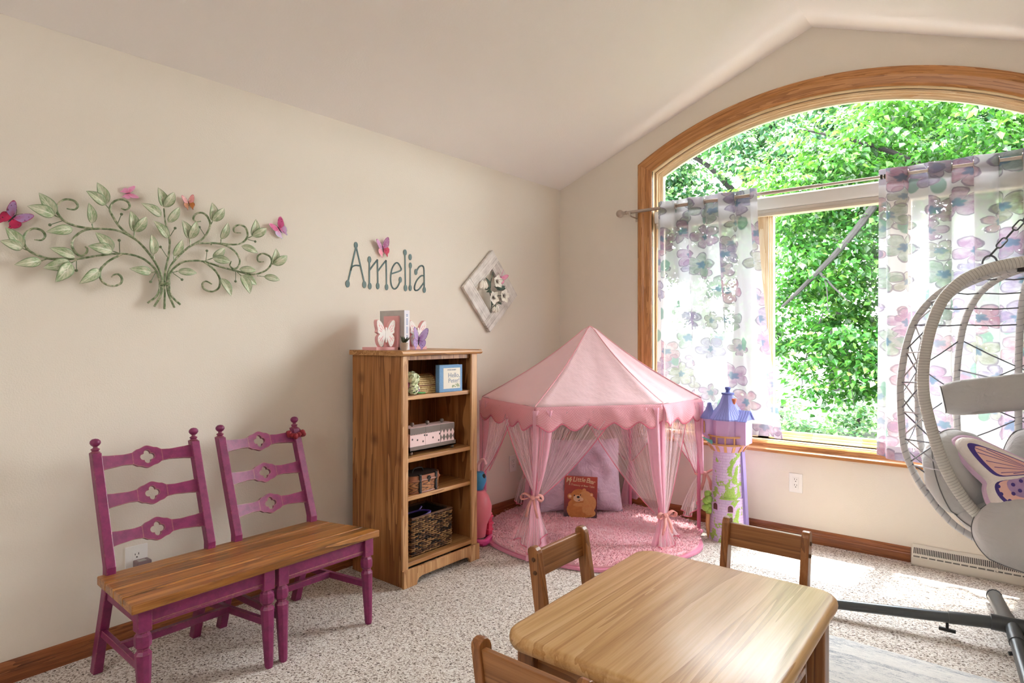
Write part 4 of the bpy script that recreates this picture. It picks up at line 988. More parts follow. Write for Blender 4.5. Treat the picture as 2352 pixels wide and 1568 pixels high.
kid_chair((2.045, -2.885, 0), PI, 'small oak chair at the near end of the table, cut by the bottom edge')

# ================================================================== PINK PLAY TENT
def polka(name, base, dotc):
    M = Mt(name); uv = M.n('TexCoord').outputs['UV']
    sc = M.n('VectorMath', {0: uv, 1: (95.0, 95.0, 95.0)}, operation='MULTIPLY').outputs[0]
    s = M.n('SeparateXYZ', {0: sc}); a = M.math('ADD', s.outputs[0], s.outputs[1]); b = M.math('SUBTRACT', s.outputs[0], s.outputs[1])
    def cell(t): q = M.math('SUBTRACT', M.math('FRACT', M.math('MULTIPLY', t, .7)), .5); return M.math('MULTIPLY', q, q)
    d = M.math('ADD', cell(a), cell(b)); dot = M.ramp(d, [(.035, 1.0), (.06, 0.0)])
    c = M.mix(dot, base, dotc)
    nr = M.bump(M.noise(M.coord('Object', (9, 9, 9)), 1.0, 3.0), .35, .02)
    df = M.n('BsdfDiffuse', {'Color': c, 'Normal': nr}).outputs[0]; tr = M.n('BsdfTranslucent', {'Color': c, 'Normal': nr}).outputs[0]
    return M.done(M.n('MixShader', {0: .3, 1: df, 2: tr}).outputs[0])
def cloth(name, col, trans=.25, rough=.8):
    M = Mt(name); nr = M.bump(M.noise(M.coord('Object', (14, 14, 14)), 1.0, 3.0), .3, .02)
    df = M.n('BsdfDiffuse', {'Color': lin(col), 'Normal': nr}).outputs[0]; tr = M.n('BsdfTranslucent', {'Color': lin(col)}).outputs[0]
    return M.done(M.n('MixShader', {0: trans, 1: df, 2: tr}).outputs[0])
def tulle():
    M = Mt('pink_tulle'); s = M.n('SeparateXYZ', {0: M.n('TexCoord').outputs['UV']})
    n = M.n('TexNoise', {'W': M.math('MULTIPLY', s.outputs[0], 55.0), 'Scale': 1.0, 'Detail': 3.0, 'Roughness': .7}, noise_dimensions='1D').outputs[0]
    op = M.math('ADD', M.ramp(n, [(.36, .05), (.52, .20), (.66, .72)]), M.math('MULTIPLY', s.outputs[1], .14))
    df = M.n('BsdfDiffuse', {'Color': lin('#fff0f4')}).outputs[0]; tr = M.n('BsdfTranslucent', {'Color': lin('#fff0f4')}).outputs[0]
    body = M.n('MixShader', {0: .55, 1: df, 2: tr}).outputs[0]
    return M.done(M.n('MixShader', {0: op, 1: M.n('BsdfTransparent', {0: (1, .97, .98, 1)}).outputs[0], 2: body}).outputs[0])
M_POLKA = polka('polka_dot_roof', '#fde0e6', '#fff6f6'); M_POLKAV = polka('polka_dot_valance_shaded', '#f6b6c4', '#fde2e2'); M_PTRIM = cloth('deep_pink_binding', '#dd7f96', .1); M_SATIN = cloth('pale_pink_satin', '#f8c8da', .4); M_SLEEVE = cloth('pink_pole_sleeve', '#e88db0', .15); M_TULLE = tulle(); M_BOW = cloth('peach_pink_ribbon', '#f6bfb8', .3)  # valance: roof fabric again, its shade and double layer painted as darker pink
M_MATP = cloth('pink_tent_floor', '#e69ab4', .05)
PC = [Vector(p) for p in ((.13, -1.08, 0), (.75, -1.325, 0), (1.235, -.72, 0), (1.28, -.25, 0), (.66, -.035, 0), (.165, -.60, 0))]
APEX = Vector((.702, -.668, 1.352)); EZ = .868; CEN = Vector((.702, -.668, 0))
tent = thing('play_tent', (.702, -.668, 0), 'pink polka dot six-sided play tent with sheer drapes in the room corner', 'tent')
U3 = Vector((0, 0, 1))
for i in range(6):
    A, B = PC[i], PC[(i + 1) % 6]; side = (B - A).length; out = (((A + B) / 2) - CEN).normalized()
    nrm = (B - A).cross(U3).normalized(); nrm = nrm if nrm.dot(out) > 0 else -nrm
    def roof(u, v):
        e = A.lerp(B, u) + U3 * EZ; p = APEX.lerp(e, v)
        sag = -.035 * math.sin(PI * v ** .8) - .022 * 4 * u * (1 - u) * math.sin(PI * min(1, v * .95)) * v + .004 * math.sin(17 * u + 3 * i) * v
        rnd = .02 * max(0, 1 - v / .07) ** 2
        return p + U3 * (sag - rnd) - out * (.012 * 4 * u * (1 - u) * v * (1 - v))
    sl = (APEX - (A + B) / 2 - U3 * EZ).length
    m = MB(); m.grid(roof, 16, 18, lambda u, v: ((u - .5) * side * v, v * sl)); m.build('roof_panel', M_POLKA, tent, smooth=True, solid=.002, angle=60)
    m = MB(); m.tube([roof(0, v / 14) + U3 * .0015 for v in range(15)], .0032, 5); m.build('roof_seam', cloth('seam_pink', '#f3b6bf', .2) if i == 0 else bpy.data.materials['seam_pink'], tent)
    lobes = 5 if side > .7 else (4 if side > .55 else 3)
    def val(u, v, o=0.0):
        w = .5 + .5 * math.cos(2 * PI * (lobes * u - .5)); w = w ** .8
        h = .098 + .040 * w
        b = .014 * math.sin(v * 2.4) + .012 * v * math.sin(9 * u + i) + .006 * math.sin(23 * u) * v
        return A.lerp(B, u) + U3 * (EZ - .001 - h * v) + nrm * (.003 * min(1, v * 6) + b * min(1, v * 4) + o)
    m = MB(); m.grid(val, 50, 8, lambda u, v: (u * side, v * .13)); m.build('valance', M_POLKAV, tent, smooth=True, solid=.0018, angle=60)
    m = MB(); m.tube([val(u / 60, 1.0) for u in range(61)], .0038, 6); m.build('valance_binding', M_PTRIM, tent, smooth=True)
TIEZ = [.374, .361, .215, .386, .36, .36]
for i, P in enumerate(PC):
    out = (P - CEN).normalized(); inn = -out; t = TIEZ[i]
    Pi = P + inn * .016; m = MB(); m.tube([Pi, Pi + U3 * (EZ - .012)], .0115, 10); m.build('pole', M_SLEEVE, tent, smooth=True)
    # opaque satin strip beside the pole
    Q = PC[(i + 1) % 6] if i in (1, 0, 4) else PC[i - 1]
    d = (Q - P).normalized(); n2 = d.cross(U3)
    def strip(u, v):
        w = .125 * (1 - .74 * v ** 1.8)
        return P + d * (w * u - .008) + n2 * (.016 * math.sin(3.2 * PI * u) * (1 - v * .5)) + out * .010 + U3 * (EZ - .02 - (EZ - .02 - t) * v)
    m = MB(); m.grid(strip, 14, 10); m.build('satin_strip', M_SATIN, tent, smooth=True, angle=70)
    def low(u, v):
        w = .035 + .115 * v
        return P + d * (w * (u - .35)) + n2 * (.022 * math.sin(3.3 * PI * u + i) * v) + out * .012 + U3 * (t * (1 - v) + .012 * v)
    if i != 3:
        m = MB(); m.grid(low, 14, 10); m.build('satin_strip', M_SATIN, tent, smooth=True, angle=70)
    for sgn in (1, -1):
        Bq = PC[(i + sgn) % 6]; dd = (Bq - P).normalized(); L = (Bq - P).length; nn = dd.cross(U3); nn = nn if nn.dot(out) > 0 else -nn
        reach = .64 * L
        tie = P + dd * .018 + nn * (.010 * sgn) + U3 * t
        def drape(s, v):
            top = P + dd * (.012 + reach * s) + U3 * (EZ - .03)
            end = tie + dd * (.030 * (s - .2)) + U3 * (.012 * (s - .5))
            f = v ** (1.0 - .14 * s)
            p = top.lerp(end, f)
            p.z -= .035 * s * math.sin(PI * v) 
            return p + nn * (-.006 + (.010 * math.sin(9 * 2 * PI * s + i) + .006 * math.sin(23 * s)) * (1 - .75 * v) + .004 * sgn)
        m = MB(); m.grid(drape, 40, 14); m.build('drape', M_TULLE, tent, smooth=True, angle=80)
        m = MB(); m.tube([drape(1.0, k / 14) for k in range(15)], .0026, 5); m.build('drape_binding', M_PTRIM, tent, smooth=True)
    # gathered tail under the tie
    dA = (PC[(i + 1) % 6] - P).normalized(); dB = (PC[i - 1] - P).normalized()
    flare = (.17, .17, .14, .19, .17, .17)[i]; zend = .17 if i == 3 else (.03 if i == 2 else .10)
    ax = Vector((dA - dB)).normalized() if i != 3 else Vector((.775, .63, 0))
    def tail(u, v):
        w = .03 + flare * v ** .8
        hem = zend + .05 * math.sin(7 * u + i) * v + .05 * (u - .5) * v
        return P + ax * (w * (u - (.82 if i == 3 else .5))) + out * (.016 + .03 * v + .018 * math.sin(5 * 2 * PI * u) * v) + U3 * (t + (hem - t) * v)
    m = MB(); m.grid(tail, 36, 10); m.build('drape_tail', M_TULLE, tent, smooth=True, angle=80)
    m = MB(); m.tube([tail(k / 36, 1.0) for k in range(37)], .0032, 5); m.build('tail_binding', M_PTRIM, tent, smooth=True)
    m = MB(); b = P + out * .022 + U3 * t
    m.ball(b, (.014, .014, .012), 10, 6)
    for sg in (1, -1):
        c0 = b + ax * sg * .01
        lp_ = smooth_path([c0, c0 + ax * sg * .03 + U3 * .022 + out * .01, c0 + ax * sg * .055 + U3 * .012 + out * .012, c0 + ax * sg * .052 - U3 * .012 + out * .008, c0 + ax * sg * .02 - U3 * .006], 4)
        pts = []; 
        for q in lp_: pts += [q - out * .010 + U3 * .004, q + out * .010 - U3 * .002]
        m.add(pts, [(2 * k, 2 * k + 1, 2 * k + 3, 2 * k + 2) for k in range(len(lp_) - 1)])
        tl = [b + ax * sg * .004, b + ax * sg * .02 - U3 * .05 + out * .012, b + ax * sg * .035 - U3 * .11 + out * .008]
        pts = []
        for q in tl: pts += [q - ax * .009, q + ax * .009 + out * .004]
        m.add(pts, [(0, 1, 3, 2), (2, 3, 5, 4)])
    m.tube([P + out * .017 * math.cos(a) + ax * .019 * math.sin(a) + U3 * t for a in [2 * PI * k / 14 for k in range(14)]], .006, 6, closed=True)
    m.build('bow', M_BOW, tent, smooth=True, solid=.001, angle=60)
for i in range(6):
    A, B = PC[i], PC[(i + 1) % 6]; o_ = (((A + B) / 2) - CEN).normalized()
    m = MB(); m.tube([A + U3 * .014, (A + B) / 2 + o_ * (.03 if i < 3 else 0.0) + U3 * .014, B + U3 * .014], .0125, 8); m.build('base_pole', M_SLEEVE, tent, smooth=True)
def disc(r0, wob, n=72): return [(CEN.x + (r0 + wob * math.sin(6 * a + 1) + wob * .6 * math.sin(11 * a)) * math.cos(a) + .02, CEN.y - .01 + (r0 + wob * math.sin(6 * a + 1) + wob * .6 * math.sin(11 * a)) * math.sin(a)) for a in [2 * PI * k / n for k in range(n)]]
def clampxy(pl): return [(max(x, .03), min(y, -.03)) for x, y in pl]
m = MB(); pl = clampxy(disc(.688, .010)); n = len(pl)
m.add([(x, y, .004) for x, y in pl] + [(x, y, .020) for x, y in pl], [tuple(range(2 * n - 1, n - 1, -1))[::-1]] + [(k, (k + 1) % n, n + (k + 1) % n, n + k) for k in range(n)]); m.build('tent_floor', M_MATP, tent, bevel=.004)

# fluffy round rug inside
M_FUR = Mt('pink_faux_fur'); rnd_ = M_FUR.n('NewGeometry').outputs['Random Per Island']
M_FUR = M_FUR.done(M_FUR.bsdf(M_FUR.ramp(rnd_, [(0, '#f3b0bc'), (.5, '#f8c2cb'), (1, '#fdd8dd')]), .9, Sheen_Weight=.4))
fz = .030
m = MB(); pl = clampxy(disc(.665, .008)); m.add([(x, y, .0205) for x, y in pl] + [(x, y, fz) for x, y in pl], [tuple(range(n, 2 * n))] + [(k, (k + 1) % n, n + (k + 1) % n, n + k) for k in range(n)])
rg = random.Random(3)
for k in range(15000):
    a = rg.random() * 2 * PI; r = .672 * math.sqrt(rg.random()); x, y = CEN.x + .02 + r * math.cos(a), CEN.y - .01 + r * math.sin(a)
    if x < .03 or y > -.03: continue
    sw = .9 * math.sin(3.1 * x + 2 * y) + .9 * math.sin(5 * y - 2 * x) + rg.uniform(-1, 1); l = rg.uniform(.022, .038); w = rg.uniform(.002, .0042)
    dx, dy = math.cos(sw * 1.6) * l * .75, math.sin(sw * 1.6) * l * .75; px_, py_ = -dy / l * w * 1.4, dx / l * w * 1.4
    m.add([(x - px_, y - py_, fz - .003), (x + px_, y + py_, fz - .003), (x + dx * .5 + px_, y + dy * .5 + py_, fz + .010), (x + dx * .5 - px_, y + dy * .5 - py_, fz + .010), (x + dx, y + dy, fz + rg.uniform(.006, .014))], [(0, 1, 2, 3), (3, 2, 4)])
tag(m.build('fluffy_rug', M_FUR), 'round fluffy pink rug spread over the floor of the play tent', 'rug')

# lavender pillow leaning at the back
def pillow_mesh(m, C, ax, up, nr, w, h, t, n=22, pinch=.06, wr=0.0, seed=0):
    rn = random.Random(seed); ph = [rn.uniform(0, 6) for _ in range(8)]
    for sg in (1, -1):
        def f(u, v):
            a, b = 2 * u - 1, 2 * v - 1
            e = max(0.0, (1 - abs(a) ** 2.6) * (1 - abs(b) ** 2.6)) ** .55
            sx = 1 - pinch * (1 - b * b) * abs(a) ** 2 + 0.0; sy = 1 - pinch * (1 - a * a) * abs(b) ** 2
            z = e * t * .5 * (1 + wr * (math.sin(7 * a + 5 * b + ph[0]) * .3 + math.sin(11 * b - 6 * a + ph[1]) * .25 + math.sin(17 * a + 13 * b * b + ph[2]) * .15))
            return C + ax * (a * w * .5 * sx) + up * (b * h * .5 * sy) + nr * (sg * z)
        m.grid(f, n, n)
    return m
def soft(name, col, wr=.5, scale=16, rough=.85, sheen=.3):
    M = Mt(name); n1 = M.noise(M.coord('Object', (scale, scale, scale)), 1.0, 4.0, .6, dist=1.5); n2 = M.noise(M.coord('Object', (160, 160, 160)), 1.0, 2.0)
    return M.done(M.bsdf(col, rough, M.bump(M.math('ADD', n1, M.math('MULTIPLY', n2, .06)), wr, .03), Sheen_Weight=sheen))
nr = Vector((.66, -.75, 0)).normalized(); ax = Vector((.75, .66, 0)).normalized(); tl = math.radians(15)
upv = (U3 * math.cos(tl) - nr * math.sin(tl)); nrt = (nr * math.cos(tl) + U3 * math.sin(tl))
m = MB(); pillow_mesh(m, Vector((.502, -.458, .042)) + upv * .255, ax, upv, nrt, .58, .51, .17, 26, .05, .5, 4)
tag(m.build('throw_pillow', soft('lavender_plush', '#dac2d6', .8, 12), None, smooth=True, weld=True, angle=80), 'large lavender pillow leaning at the back of the play tent', 'pillow')

# red story book with two bears
bb = thing('bear_book', (.555, -.548, .036), 'red storybook with two hugging bears on its cover, leaning on the lavender pillow', 'book')
n_b = Vector((.42, -.9, 0)).normalized(); ax_b = Vector((.9, .42, 0)).normalized(); tb_ = math.radians(11)
up_b = U3 * math.cos(tb_) - n_b * math.sin(tb_); nr_b = n_b * math.cos(tb_) + U3 * math.sin(tb_)
O = Vector((.555, -.560, .037)); BW, BH, BT = .222, .272, .022
def bp(a, b, d): return O + ax_b * (a * BW) + up_b * (b * BH) + nr_b * d
def bbox(m, a0, b0, a1, b1, d0, d1): return m.hexa([bp(a0, b0, d0), bp(a1, b0, d0), bp(a1, b1, d0), bp(a0, b1, d0)], [bp(a0, b0, d1), bp(a1, b0, d1), bp(a1, b1, d1), bp(a0, b1, d1)])
def redcover():
    M = Mt('red_book_cover'); s = M.n('SeparateXYZ', {0: M.n('TexCoord').outputs['Object']})
    nz = M.noise(M.coord('Object', (14, 14, 14)), 1.0, 2.0)
    f = M.math('ADD', M.math('MULTIPLY', s.outputs[2], 3.4), M.math('MULTIPLY', M.math('SUBTRACT', nz, .5), .25))
    return M.done(M.bsdf(M.ramp(f, [(0.02, '#4a2230'), (.35, '#8a2222'), (.75, '#b4402a'), (.95, '#c05038')]), .35))
M_RED = redcover()
m = MB(); bbox(m, -.5, 0, .5, 1, 0, .0025); bbox(m, -.5, 0, .5, 1, -BT, -BT + .0025); bbox(m, -.508, 0, -.494, 1, -BT, .0025); m.build('cover', M_RED, bb, bevel=.0008)
m = MB(); bbox(m, -.49, .01, .485, .99, -BT + .0025, 0); m.build('pages', M_PAGE, bb)
M_CRM = plain('cream_lettering', '#f2dcae', .5); M_BEAR = plain('golden_bear', '#cf8a48', .6, .35, 45); M_BEARL = plain('light_bear', '#e0a766', .6, .3, 60); M_MUZ = plain('cream_muzzle', '#efd2a6', .6, .1, 60); M_BLK = plain('black_ink', '#1c1414', .5)
ttl = 'My Little Bear'
for k, c_ in enumerate(ttl):
    if c_ == ' ': continue
    a = -.385 + .0595 * k; b = .835 + .045 * math.sin(PI * (k + 1.2) / (len(ttl) + 1)) - .02 * k / len(ttl)
    text_mesh(c_, .046 if c_ in 'MLB' else .040, 'title_letter', M_CRM, bb, basis(bp(a, b, .0027), ax_b - up_b * .1 * (k - 7) / 7, up_b), shear=.25, bold=.0006)
text_mesh('A Treasury of Bear Tales', .0175, 'subtitle', M_CRM, bb, basis(bp(.02, .755, .0027), ax_b - up_b * .06, up_b), shear=.15)
def blob(m, a, b, ra_, rb_, d, rot=0.0, n=20):
    vs = []
    for k in range(n):
        t = 2 * PI * k / n; x, y = ra_ * math.cos(t), rb_ * math.sin(t) * BH / BW * .82
        vs.append(bp(a + x * math.cos(rot) - y * math.sin(rot), b + (x * math.sin(rot) + y * math.cos(rot)) * BW / BH, .0026 + d))
    m.add(vs, [tuple(range(n))])
m = MB()
for k, mt in enumerate((M_BEAR, M_BEARL, M_MUZ, M_BLK)): pass
PIC = [(0, -.08, .16, .34, .26, 0), (0, -.22, .10, .16, .16, .2), (0, .10, .08, .18, .12, 0), (0, -.05, .50, .26, .23, .1), (0, -.32, .50, .085, .085, 0), (2, -.325, .50, .045, .045, 0), (0, -.10, .30, .28, .18, 0),
       (1, .27, .30, .20, .30, -.35), (1, .30, .12, .17, .12, 0), (1, .14, .52, .19, .16, .2), (1, .33, .56, .06, .06, 0), (1, .11, .66, .06, .06, 0), (2, .335, .56, .03, .03, 0), (1, .02, .31, .24, .055, .1), (0, .10, .06, .26, .07, 0),
       (2, -.09, .455, .13, .10, 0), (3, -.07, .49, .045, .032, 0), (3, -.19, .525, .018, .024, 0), (3, .0, .545, .016, .02, 0), (2, .02, .44, .07, .055, 0), (3, -.04, .415, .035, .010, .3), (1, .24, .13, .10, .075, -.3)]
for k, (mi, a, b, ra_, rb_, ro) in enumerate(PIC):
    m.cur = mi; b = max(b, rb_ * .66 + .005); blob(m, a, b, ra_, rb_, .0002 * (k + 1) / 2, ro)
m.build('bear_picture', [M_BEAR, M_BEARL, M_MUZ, M_BLK], bb)
# ================================================================== CURTAINS, ROD, ROLLER SHADE
M_NICK = plain('brushed_nickel', '#b9aca0', .3, .03, Metallic=.9)
RZ, RY = 2.163, -.10
rod = thing('curtain_rod', (XC, RY, RZ), 'brushed nickel curtain rod with ball finials across the arched window', 'curtain rod')
m = MB(); m.tube([(.63, RY, RZ), (1.95, RY, RZ)], .0115, 12); m.build('outer_tube', M_NICK, rod, smooth=True)
m = MB(); m.tube([(1.95, RY, RZ), (3.12, RY, RZ)], .009, 12); m.build('inner_tube', M_NICK, rod, smooth=True)
for x, s in ((.63, -1), (3.12, 1)):
    m = MB(); m.ball((x + s * -.0 - .028 * -s * -1 if s > 0 else x - .028, RY, RZ), .028, 18, 12); m.lathe([(.0, -.012), (.016, -.012), (.017, -.004), (.013, 0), (.013, .02), (.015, .024), (0, .024)], (x if s < 0 else x - .012, RY, RZ), 14, axis='x'); m.build('finial', M_NICK, rod, smooth=True)
for x in (.69, 3.06):
    m = MB(); m.box((x - .012, -.0005, RZ - .055), (x + .012, -.004, RZ + .03)); m.tube(smooth_path([(x, -.004, RZ - .03), (x, -.05, RZ - .03), (x, RY, RZ - .028), (x, RY - .014, RZ - .016), (x, RY - .014, RZ)], 4), .006, 8); m.build('bracket', M_NICK, rod, smooth=True)
m = MB(); m.box((2.262, RY - .012, RZ - .011), (2.272, RY + .012, RZ + .011)); m.box((2.28, RY - .012, RZ - .011), (2.29, RY + .012, RZ + .011)); m.build('clip', M_DARK, rod)

def floral():
    M = Mt('sheer_floral_voile'); uv = M.n('TexCoord').outputs['UV']
    wob = M.n('VectorMath', {0: M.n('TexNoise', {'Vector': uv, 'Scale': 18.0, 'Detail': 3.0}).outputs['Color'], 1: (.5, .5, .5)}, operation='SUBTRACT').outputs[0]
    uv = M.n('VectorMath', {0: uv, 1: M.n('VectorMath', {0: wob, 1: (.022, .022, 0)}, operation='MULTIPLY').outputs[0]}, operation='ADD').outputs[0]
    def layer(scale, off, R0, amp, keep):
        v = M.n('VectorMath', {0: M.n('VectorMath', {0: uv, 1: off}, operation='ADD').outputs[0], 1: (scale, scale, 0)}, operation='MULTIPLY').outputs[0]
        vo = M.n('TexVoronoi', {'Vector': v, 'Scale': 1.0, 'Randomness': .62}, voronoi_dimensions='2D')
        d = M.n('VectorMath', {0: v, 1: vo.outputs['Position']}, operation='SUBTRACT').outputs[0]
        s = M.n('SeparateXYZ', {0: d}); rc = M.n('SeparateColor', {0: vo.outputs['Color']})
        r = M.n('VectorMath', {0: d}, operation='LENGTH').outputs['Value']
        th = M.math('ADD', M.math('ARCTAN2', s.outputs[1], s.outputs[0]), M.math('MULTIPLY', rc.outputs[0], 6.28))
        c5 = M.math('ABSOLUTE', M.math('COSINE', M.math('MULTIPLY', th, 2.5)))
        pet = M.math('ADD', R0, M.math('MULTIPLY', M.math('POWER', c5, .45), amp))
        k = M.math('SUBTRACT', pet, r)
        on = M.math('GREATER_THAN', rc.outputs[1], keep)
        mask = M.math('MULTIPLY', M.ramp(k, [(0.0, 0.0), (0.02, 1.0)]), on)
        edge = M.math('MULTIPLY', M.math('MULTIPLY', M.ramp(k, [(0.0, 0.0), (0.015, 1.0), (.035, 1.0), (0.06, 0.0)]), on), .8)
        gap = M.math('MULTIPLY', M.ramp(c5, [(.0, 1.0), (.16, 0.0)]), mask)
        eye = M.math('MULTIPLY', M.ramp(M.math('ADD', r, M.math('MULTIPLY', c5, -.05)), [(.03, 1.0), (.07, .8), (.10, 0.0)]), on)
        return mask, M.math('MAXIMUM', edge, M.math('MULTIPLY', gap, .6)), eye, rc.outputs[2]
    col = None
    m1, e1, y1, r1 = layer(5.3, (0, 0, 0), .17, .29, .14)
    m2, e2, y2, r2 = layer(6.3, (.13, .21, 0), .14, .25, .5)
    pal = [(0, '#b592ae'), (.28, '#a6a895'), (.5, '#c893a4'), (.68, '#9daf9f'), (.84, '#a496b4'), (1, '#c59bae')]
    wash = M.n('TexNoise', {'Vector': uv, 'Scale': 26.0, 'Detail': 3.0, 'Roughness': .6}).outputs[0]
    pale = M.ramp(wash, [(.36, 1.0), (.62, .62)])
    c = M.mix(M.math('MULTIPLY', m2, M.math('MULTIPLY', pale, .8)), '#f3f1f2', M.ramp(r2, pal, 'CONSTANT')); c = M.mix(e2, c, '#a298a6'); c = M.mix(M.math('MULTIPLY', y2, .7), c, '#7f97ad')
    c = M.mix(M.math('MULTIPLY', m1, M.math('MULTIPLY', pale, .9)), c, M.ramp(r1, pal, 'CONSTANT')); c = M.mix(e1, c, '#a298a6'); c = M.mix(M.math('MULTIPLY', y1, .85), c, '#6f8ca6')
    # scattered slim leaves
    v = M.n('Mapping', {0: uv, 'Scale': (9.0, 4.2, 1), 'Rotation': (0, 0, .5), 'Location': (.3, .7, 0)}).outputs[0]
    lf = M.n('TexVoronoi', {'Vector': v, 'Scale': 1.0, 'Randomness': .9}, voronoi_dimensions='2D'); lr = M.n('SeparateColor', {0: lf.outputs['Color']})
    leafm = M.math('MULTIPLY', M.math('MULTIPLY', M.ramp(lf.outputs[0], [(.16, 1.0), (.2, 0.0)]), M.math('GREATER_THAN', lr.outputs[0], .62)), M.math('SUBTRACT', 1.0, m1))
    c = M.mix(M.math('MULTIPLY', leafm, .9), c, '#8fb3a4')
    ink = M.math('MINIMUM', 1.0, M.math('ADD', M.math('MAXIMUM', m1, m2), leafm))
    op = M.math('ADD', .78, M.math('MULTIPLY', ink, .10))
    df = M.n('BsdfDiffuse', {'Color': c}).outputs[0]; tr = M.n('BsdfTranslucent', {'Color': M.mix(1.0, c, '#a2a2a7', 'MULTIPLY')}).outputs[0]
    body = M.n('MixShader', {0: .5, 1: df, 2: tr}).outputs[0]
    return M.done(M.n('MixShader', {0: op, 1: M.n('BsdfTransparent').outputs[0], 2: body}).outputs[0])
M_FLORAL = floral()
def curtain(name, label, xt0, xt1, xb0, xb1, zb0, nw, seed):
    r = thing(name, ((xt0 + xt1) / 2, RY, zb0), label, 'curtain', 'sheer floral curtains')
    zt = RZ + .043; ph = .25 * 2 * PI
    def f(u, v):                                # v 0 top .. 1 bottom
        x = (xt0 + (xt1 - xt0) * u) * (1 - v ** 1.6) + (xb0 + (xb1 - xb0) * u) * v ** 1.6
        a = .050 * (1 - v) + .034 * v
        w = math.sin(2 * PI * nw * u + ph + .5 * v * math.sin(3 * u + seed))
        w = math.copysign(abs(w) ** .8, w)
        y = RY + a * w + .010 * v * math.sin(5 * u + seed) + .012 * v
        x -= .021 * math.sin(4 * PI * nw * u + ph * 2) * (1 - .35 * v)
        z = zt - (zt - zb0) * v + (.012 * math.sin(2 * PI * nw * u + 1.2) * (1 - v)) + .02 * v * math.sin(4 * u + seed)
        return Vector((x, y, z))
    wm = (xt1 - xt0) * 1.15
    m = MB(); m.grid(f, int(nw * 18), 44, lambda u, v: (u * wm + seed * 1.7, v * (zt - zb0))); m.build('panel', M_FLORAL, r, smooth=True, angle=80)
    m = MB(); m.grid(lambda u, v: f(u, .985 + .0145 * v - .032 * (1 - v)) + Vector((0, -.002, 0)), int(nw * 18), 3, lambda u, v: (u * wm + seed * 1.7 + .09, v * .05)); m.build('hem', M_FLORAL, r, smooth=True, angle=80)
    m = MB(); m.grid(lambda u, v: f(u, .055 * v) + Vector((0, .0025, 0)), int(nw * 18), 3, lambda u, v: (u * wm + seed * 1.7 + .31, v * .08)); m.build('header', M_FLORAL, r, smooth=True, angle=80)
    for k in range(int(2 * nw)):
        u = (k + .5) / (2 * nw) - .0; u = (k * .5 + .25) / nw
        vv = (zt - RZ) / (zt - zb0)
        p = f(u, vv); t = (f(min(1, u + .01), vv) - f(max(0, u - .01), vv)).normalized(); b = Vector((0, 0, 1)); n_ = t.cross(b).normalized()
        c = Vector((p.x, RY, RZ)); m = MB(); m.tube([c + (t * math.cos(a) + b * math.sin(a)) * .0205 for a in [2 * PI * q / 20 for q in range(20)]], .0038, 6, closed=True); m.build('grommet', M_NICK, r, smooth=True)
    return r
curtain('curtain', 'sheer floral curtain panel at the left side of the window, behind the toy tower', .882, 1.598, .868, 1.745, .655, 3.5, 1.0)
curtain('curtain', 'sheer floral curtain panel at the right side of the window, behind the hanging egg chair', 2.245, 3.03, 2.235, 3.06, .575, 4, 2.3)
sh = thing('roller_shade', (XC, .03, 2.04), 'white rolled-up window shade under the arched pane', 'window shade')
m = MB(); x0, x1 = XL + .125, XR - .125; m.prism([(.048, 2.170), (.012, 2.166), (.002, 2.155), (0, 2.10), (.006, 2.082), (.048, 2.08)], 0, x0, x1); m.build('cassette', M_WHITE, sh, smooth=True, angle=30)
m = MB(); m.prism([(.012, 2.08), (.044, 2.08), (.044, 2.060), (.012, 2.060)], 0, x0 + .01, x1 - .01); m.build('rolled_fabric', plain('cream_shade_fabric', '#ddd5ca', .7), sh)
m = MB(); m.prism([(.008, 2.060), (.04, 2.060), (.038, 2.042), (.01, 2.042)], 0, x0 + .01, x1 - .01); m.build('hem_bar', plain('beige_shade_bar', '#cdbfae', .5), sh, bevel=.002)

# ================================================================== OUTLETS, HEATER
def outlet(c, right, nrm, label, w_=.076, h_=.118, name='wall_outlet'):
    c, right, nrm = Vector(c), Vector(right), Vector(nrm)
    r = thing(name, c, label, 'electrical outlet'); B = Matrix(((right.x, nrm.x, 0), (right.y, nrm.y, 0), (0, 0, 1)))
    def bx(m, a0, a1, d0, d1, z0, z1):
        q = [c + right * a + nrm * d + U3 * z for a, d, z in ((a0, d0, z0), (a1, d0, z0), (a1, d1, z0), (a0, d1, z0))]; p = [k + U3 * (z1 - z0) for k in q]; return m.hexa(q, p)
    m = bx(MB(), -w_ / 2, w_ / 2, .0, .006, -h_ / 2, h_ / 2); m.build('cover_plate', M_WHITE, r, bevel=.002)
    m = bx(MB(), -.017, .017, .006, .0075, -.035, .035); rc = m.build('receptacle', M_WHITE, r, bevel=.0005)
    for z0 in (.0175, -.0175):
        for a, hgt in ((-.007, .009), (.006, .007)):
            m = bx(MB(), a - .0012, a + .0012, .0075, .008, z0 + .002, z0 + .002 + hgt); m.build('slot', M_DARK, rc)
        m = bx(MB(), -.0028, .0022, .0075, .008, z0 - .009, z0 - .004); m.build('ground_hole', M_DARK, rc)
    return r
outlet((1.788, 0, .353), (1, 0, 0), (0, -1, 0), 'white double outlet on the wall under the window', .08, .119)
outlet((0, -3.102, .335), (0, -1, 0), (1, 0, 0), 'white outlet behind the left seat of the magenta bench', .086, .118)
outlet((0, -.985, .362), (0, -1, 0), (1, 0, 0), 'white outlet on the left wall beside the bookcase, behind the tent pole', .08, .118)
outlet((0, -.605, .34), (0, -1, 0), (1, 0, 0), 'white outlet seen through the left drapes of the play tent', .078, .118)
pg = thing('plug_adapter', (.02, -3.09, .318), 'brown cube plug adapter with three ports in the outlet behind the bench', 'plug adapter')
M_PLG = plain('taupe_plug', '#80686a', .5, .05)
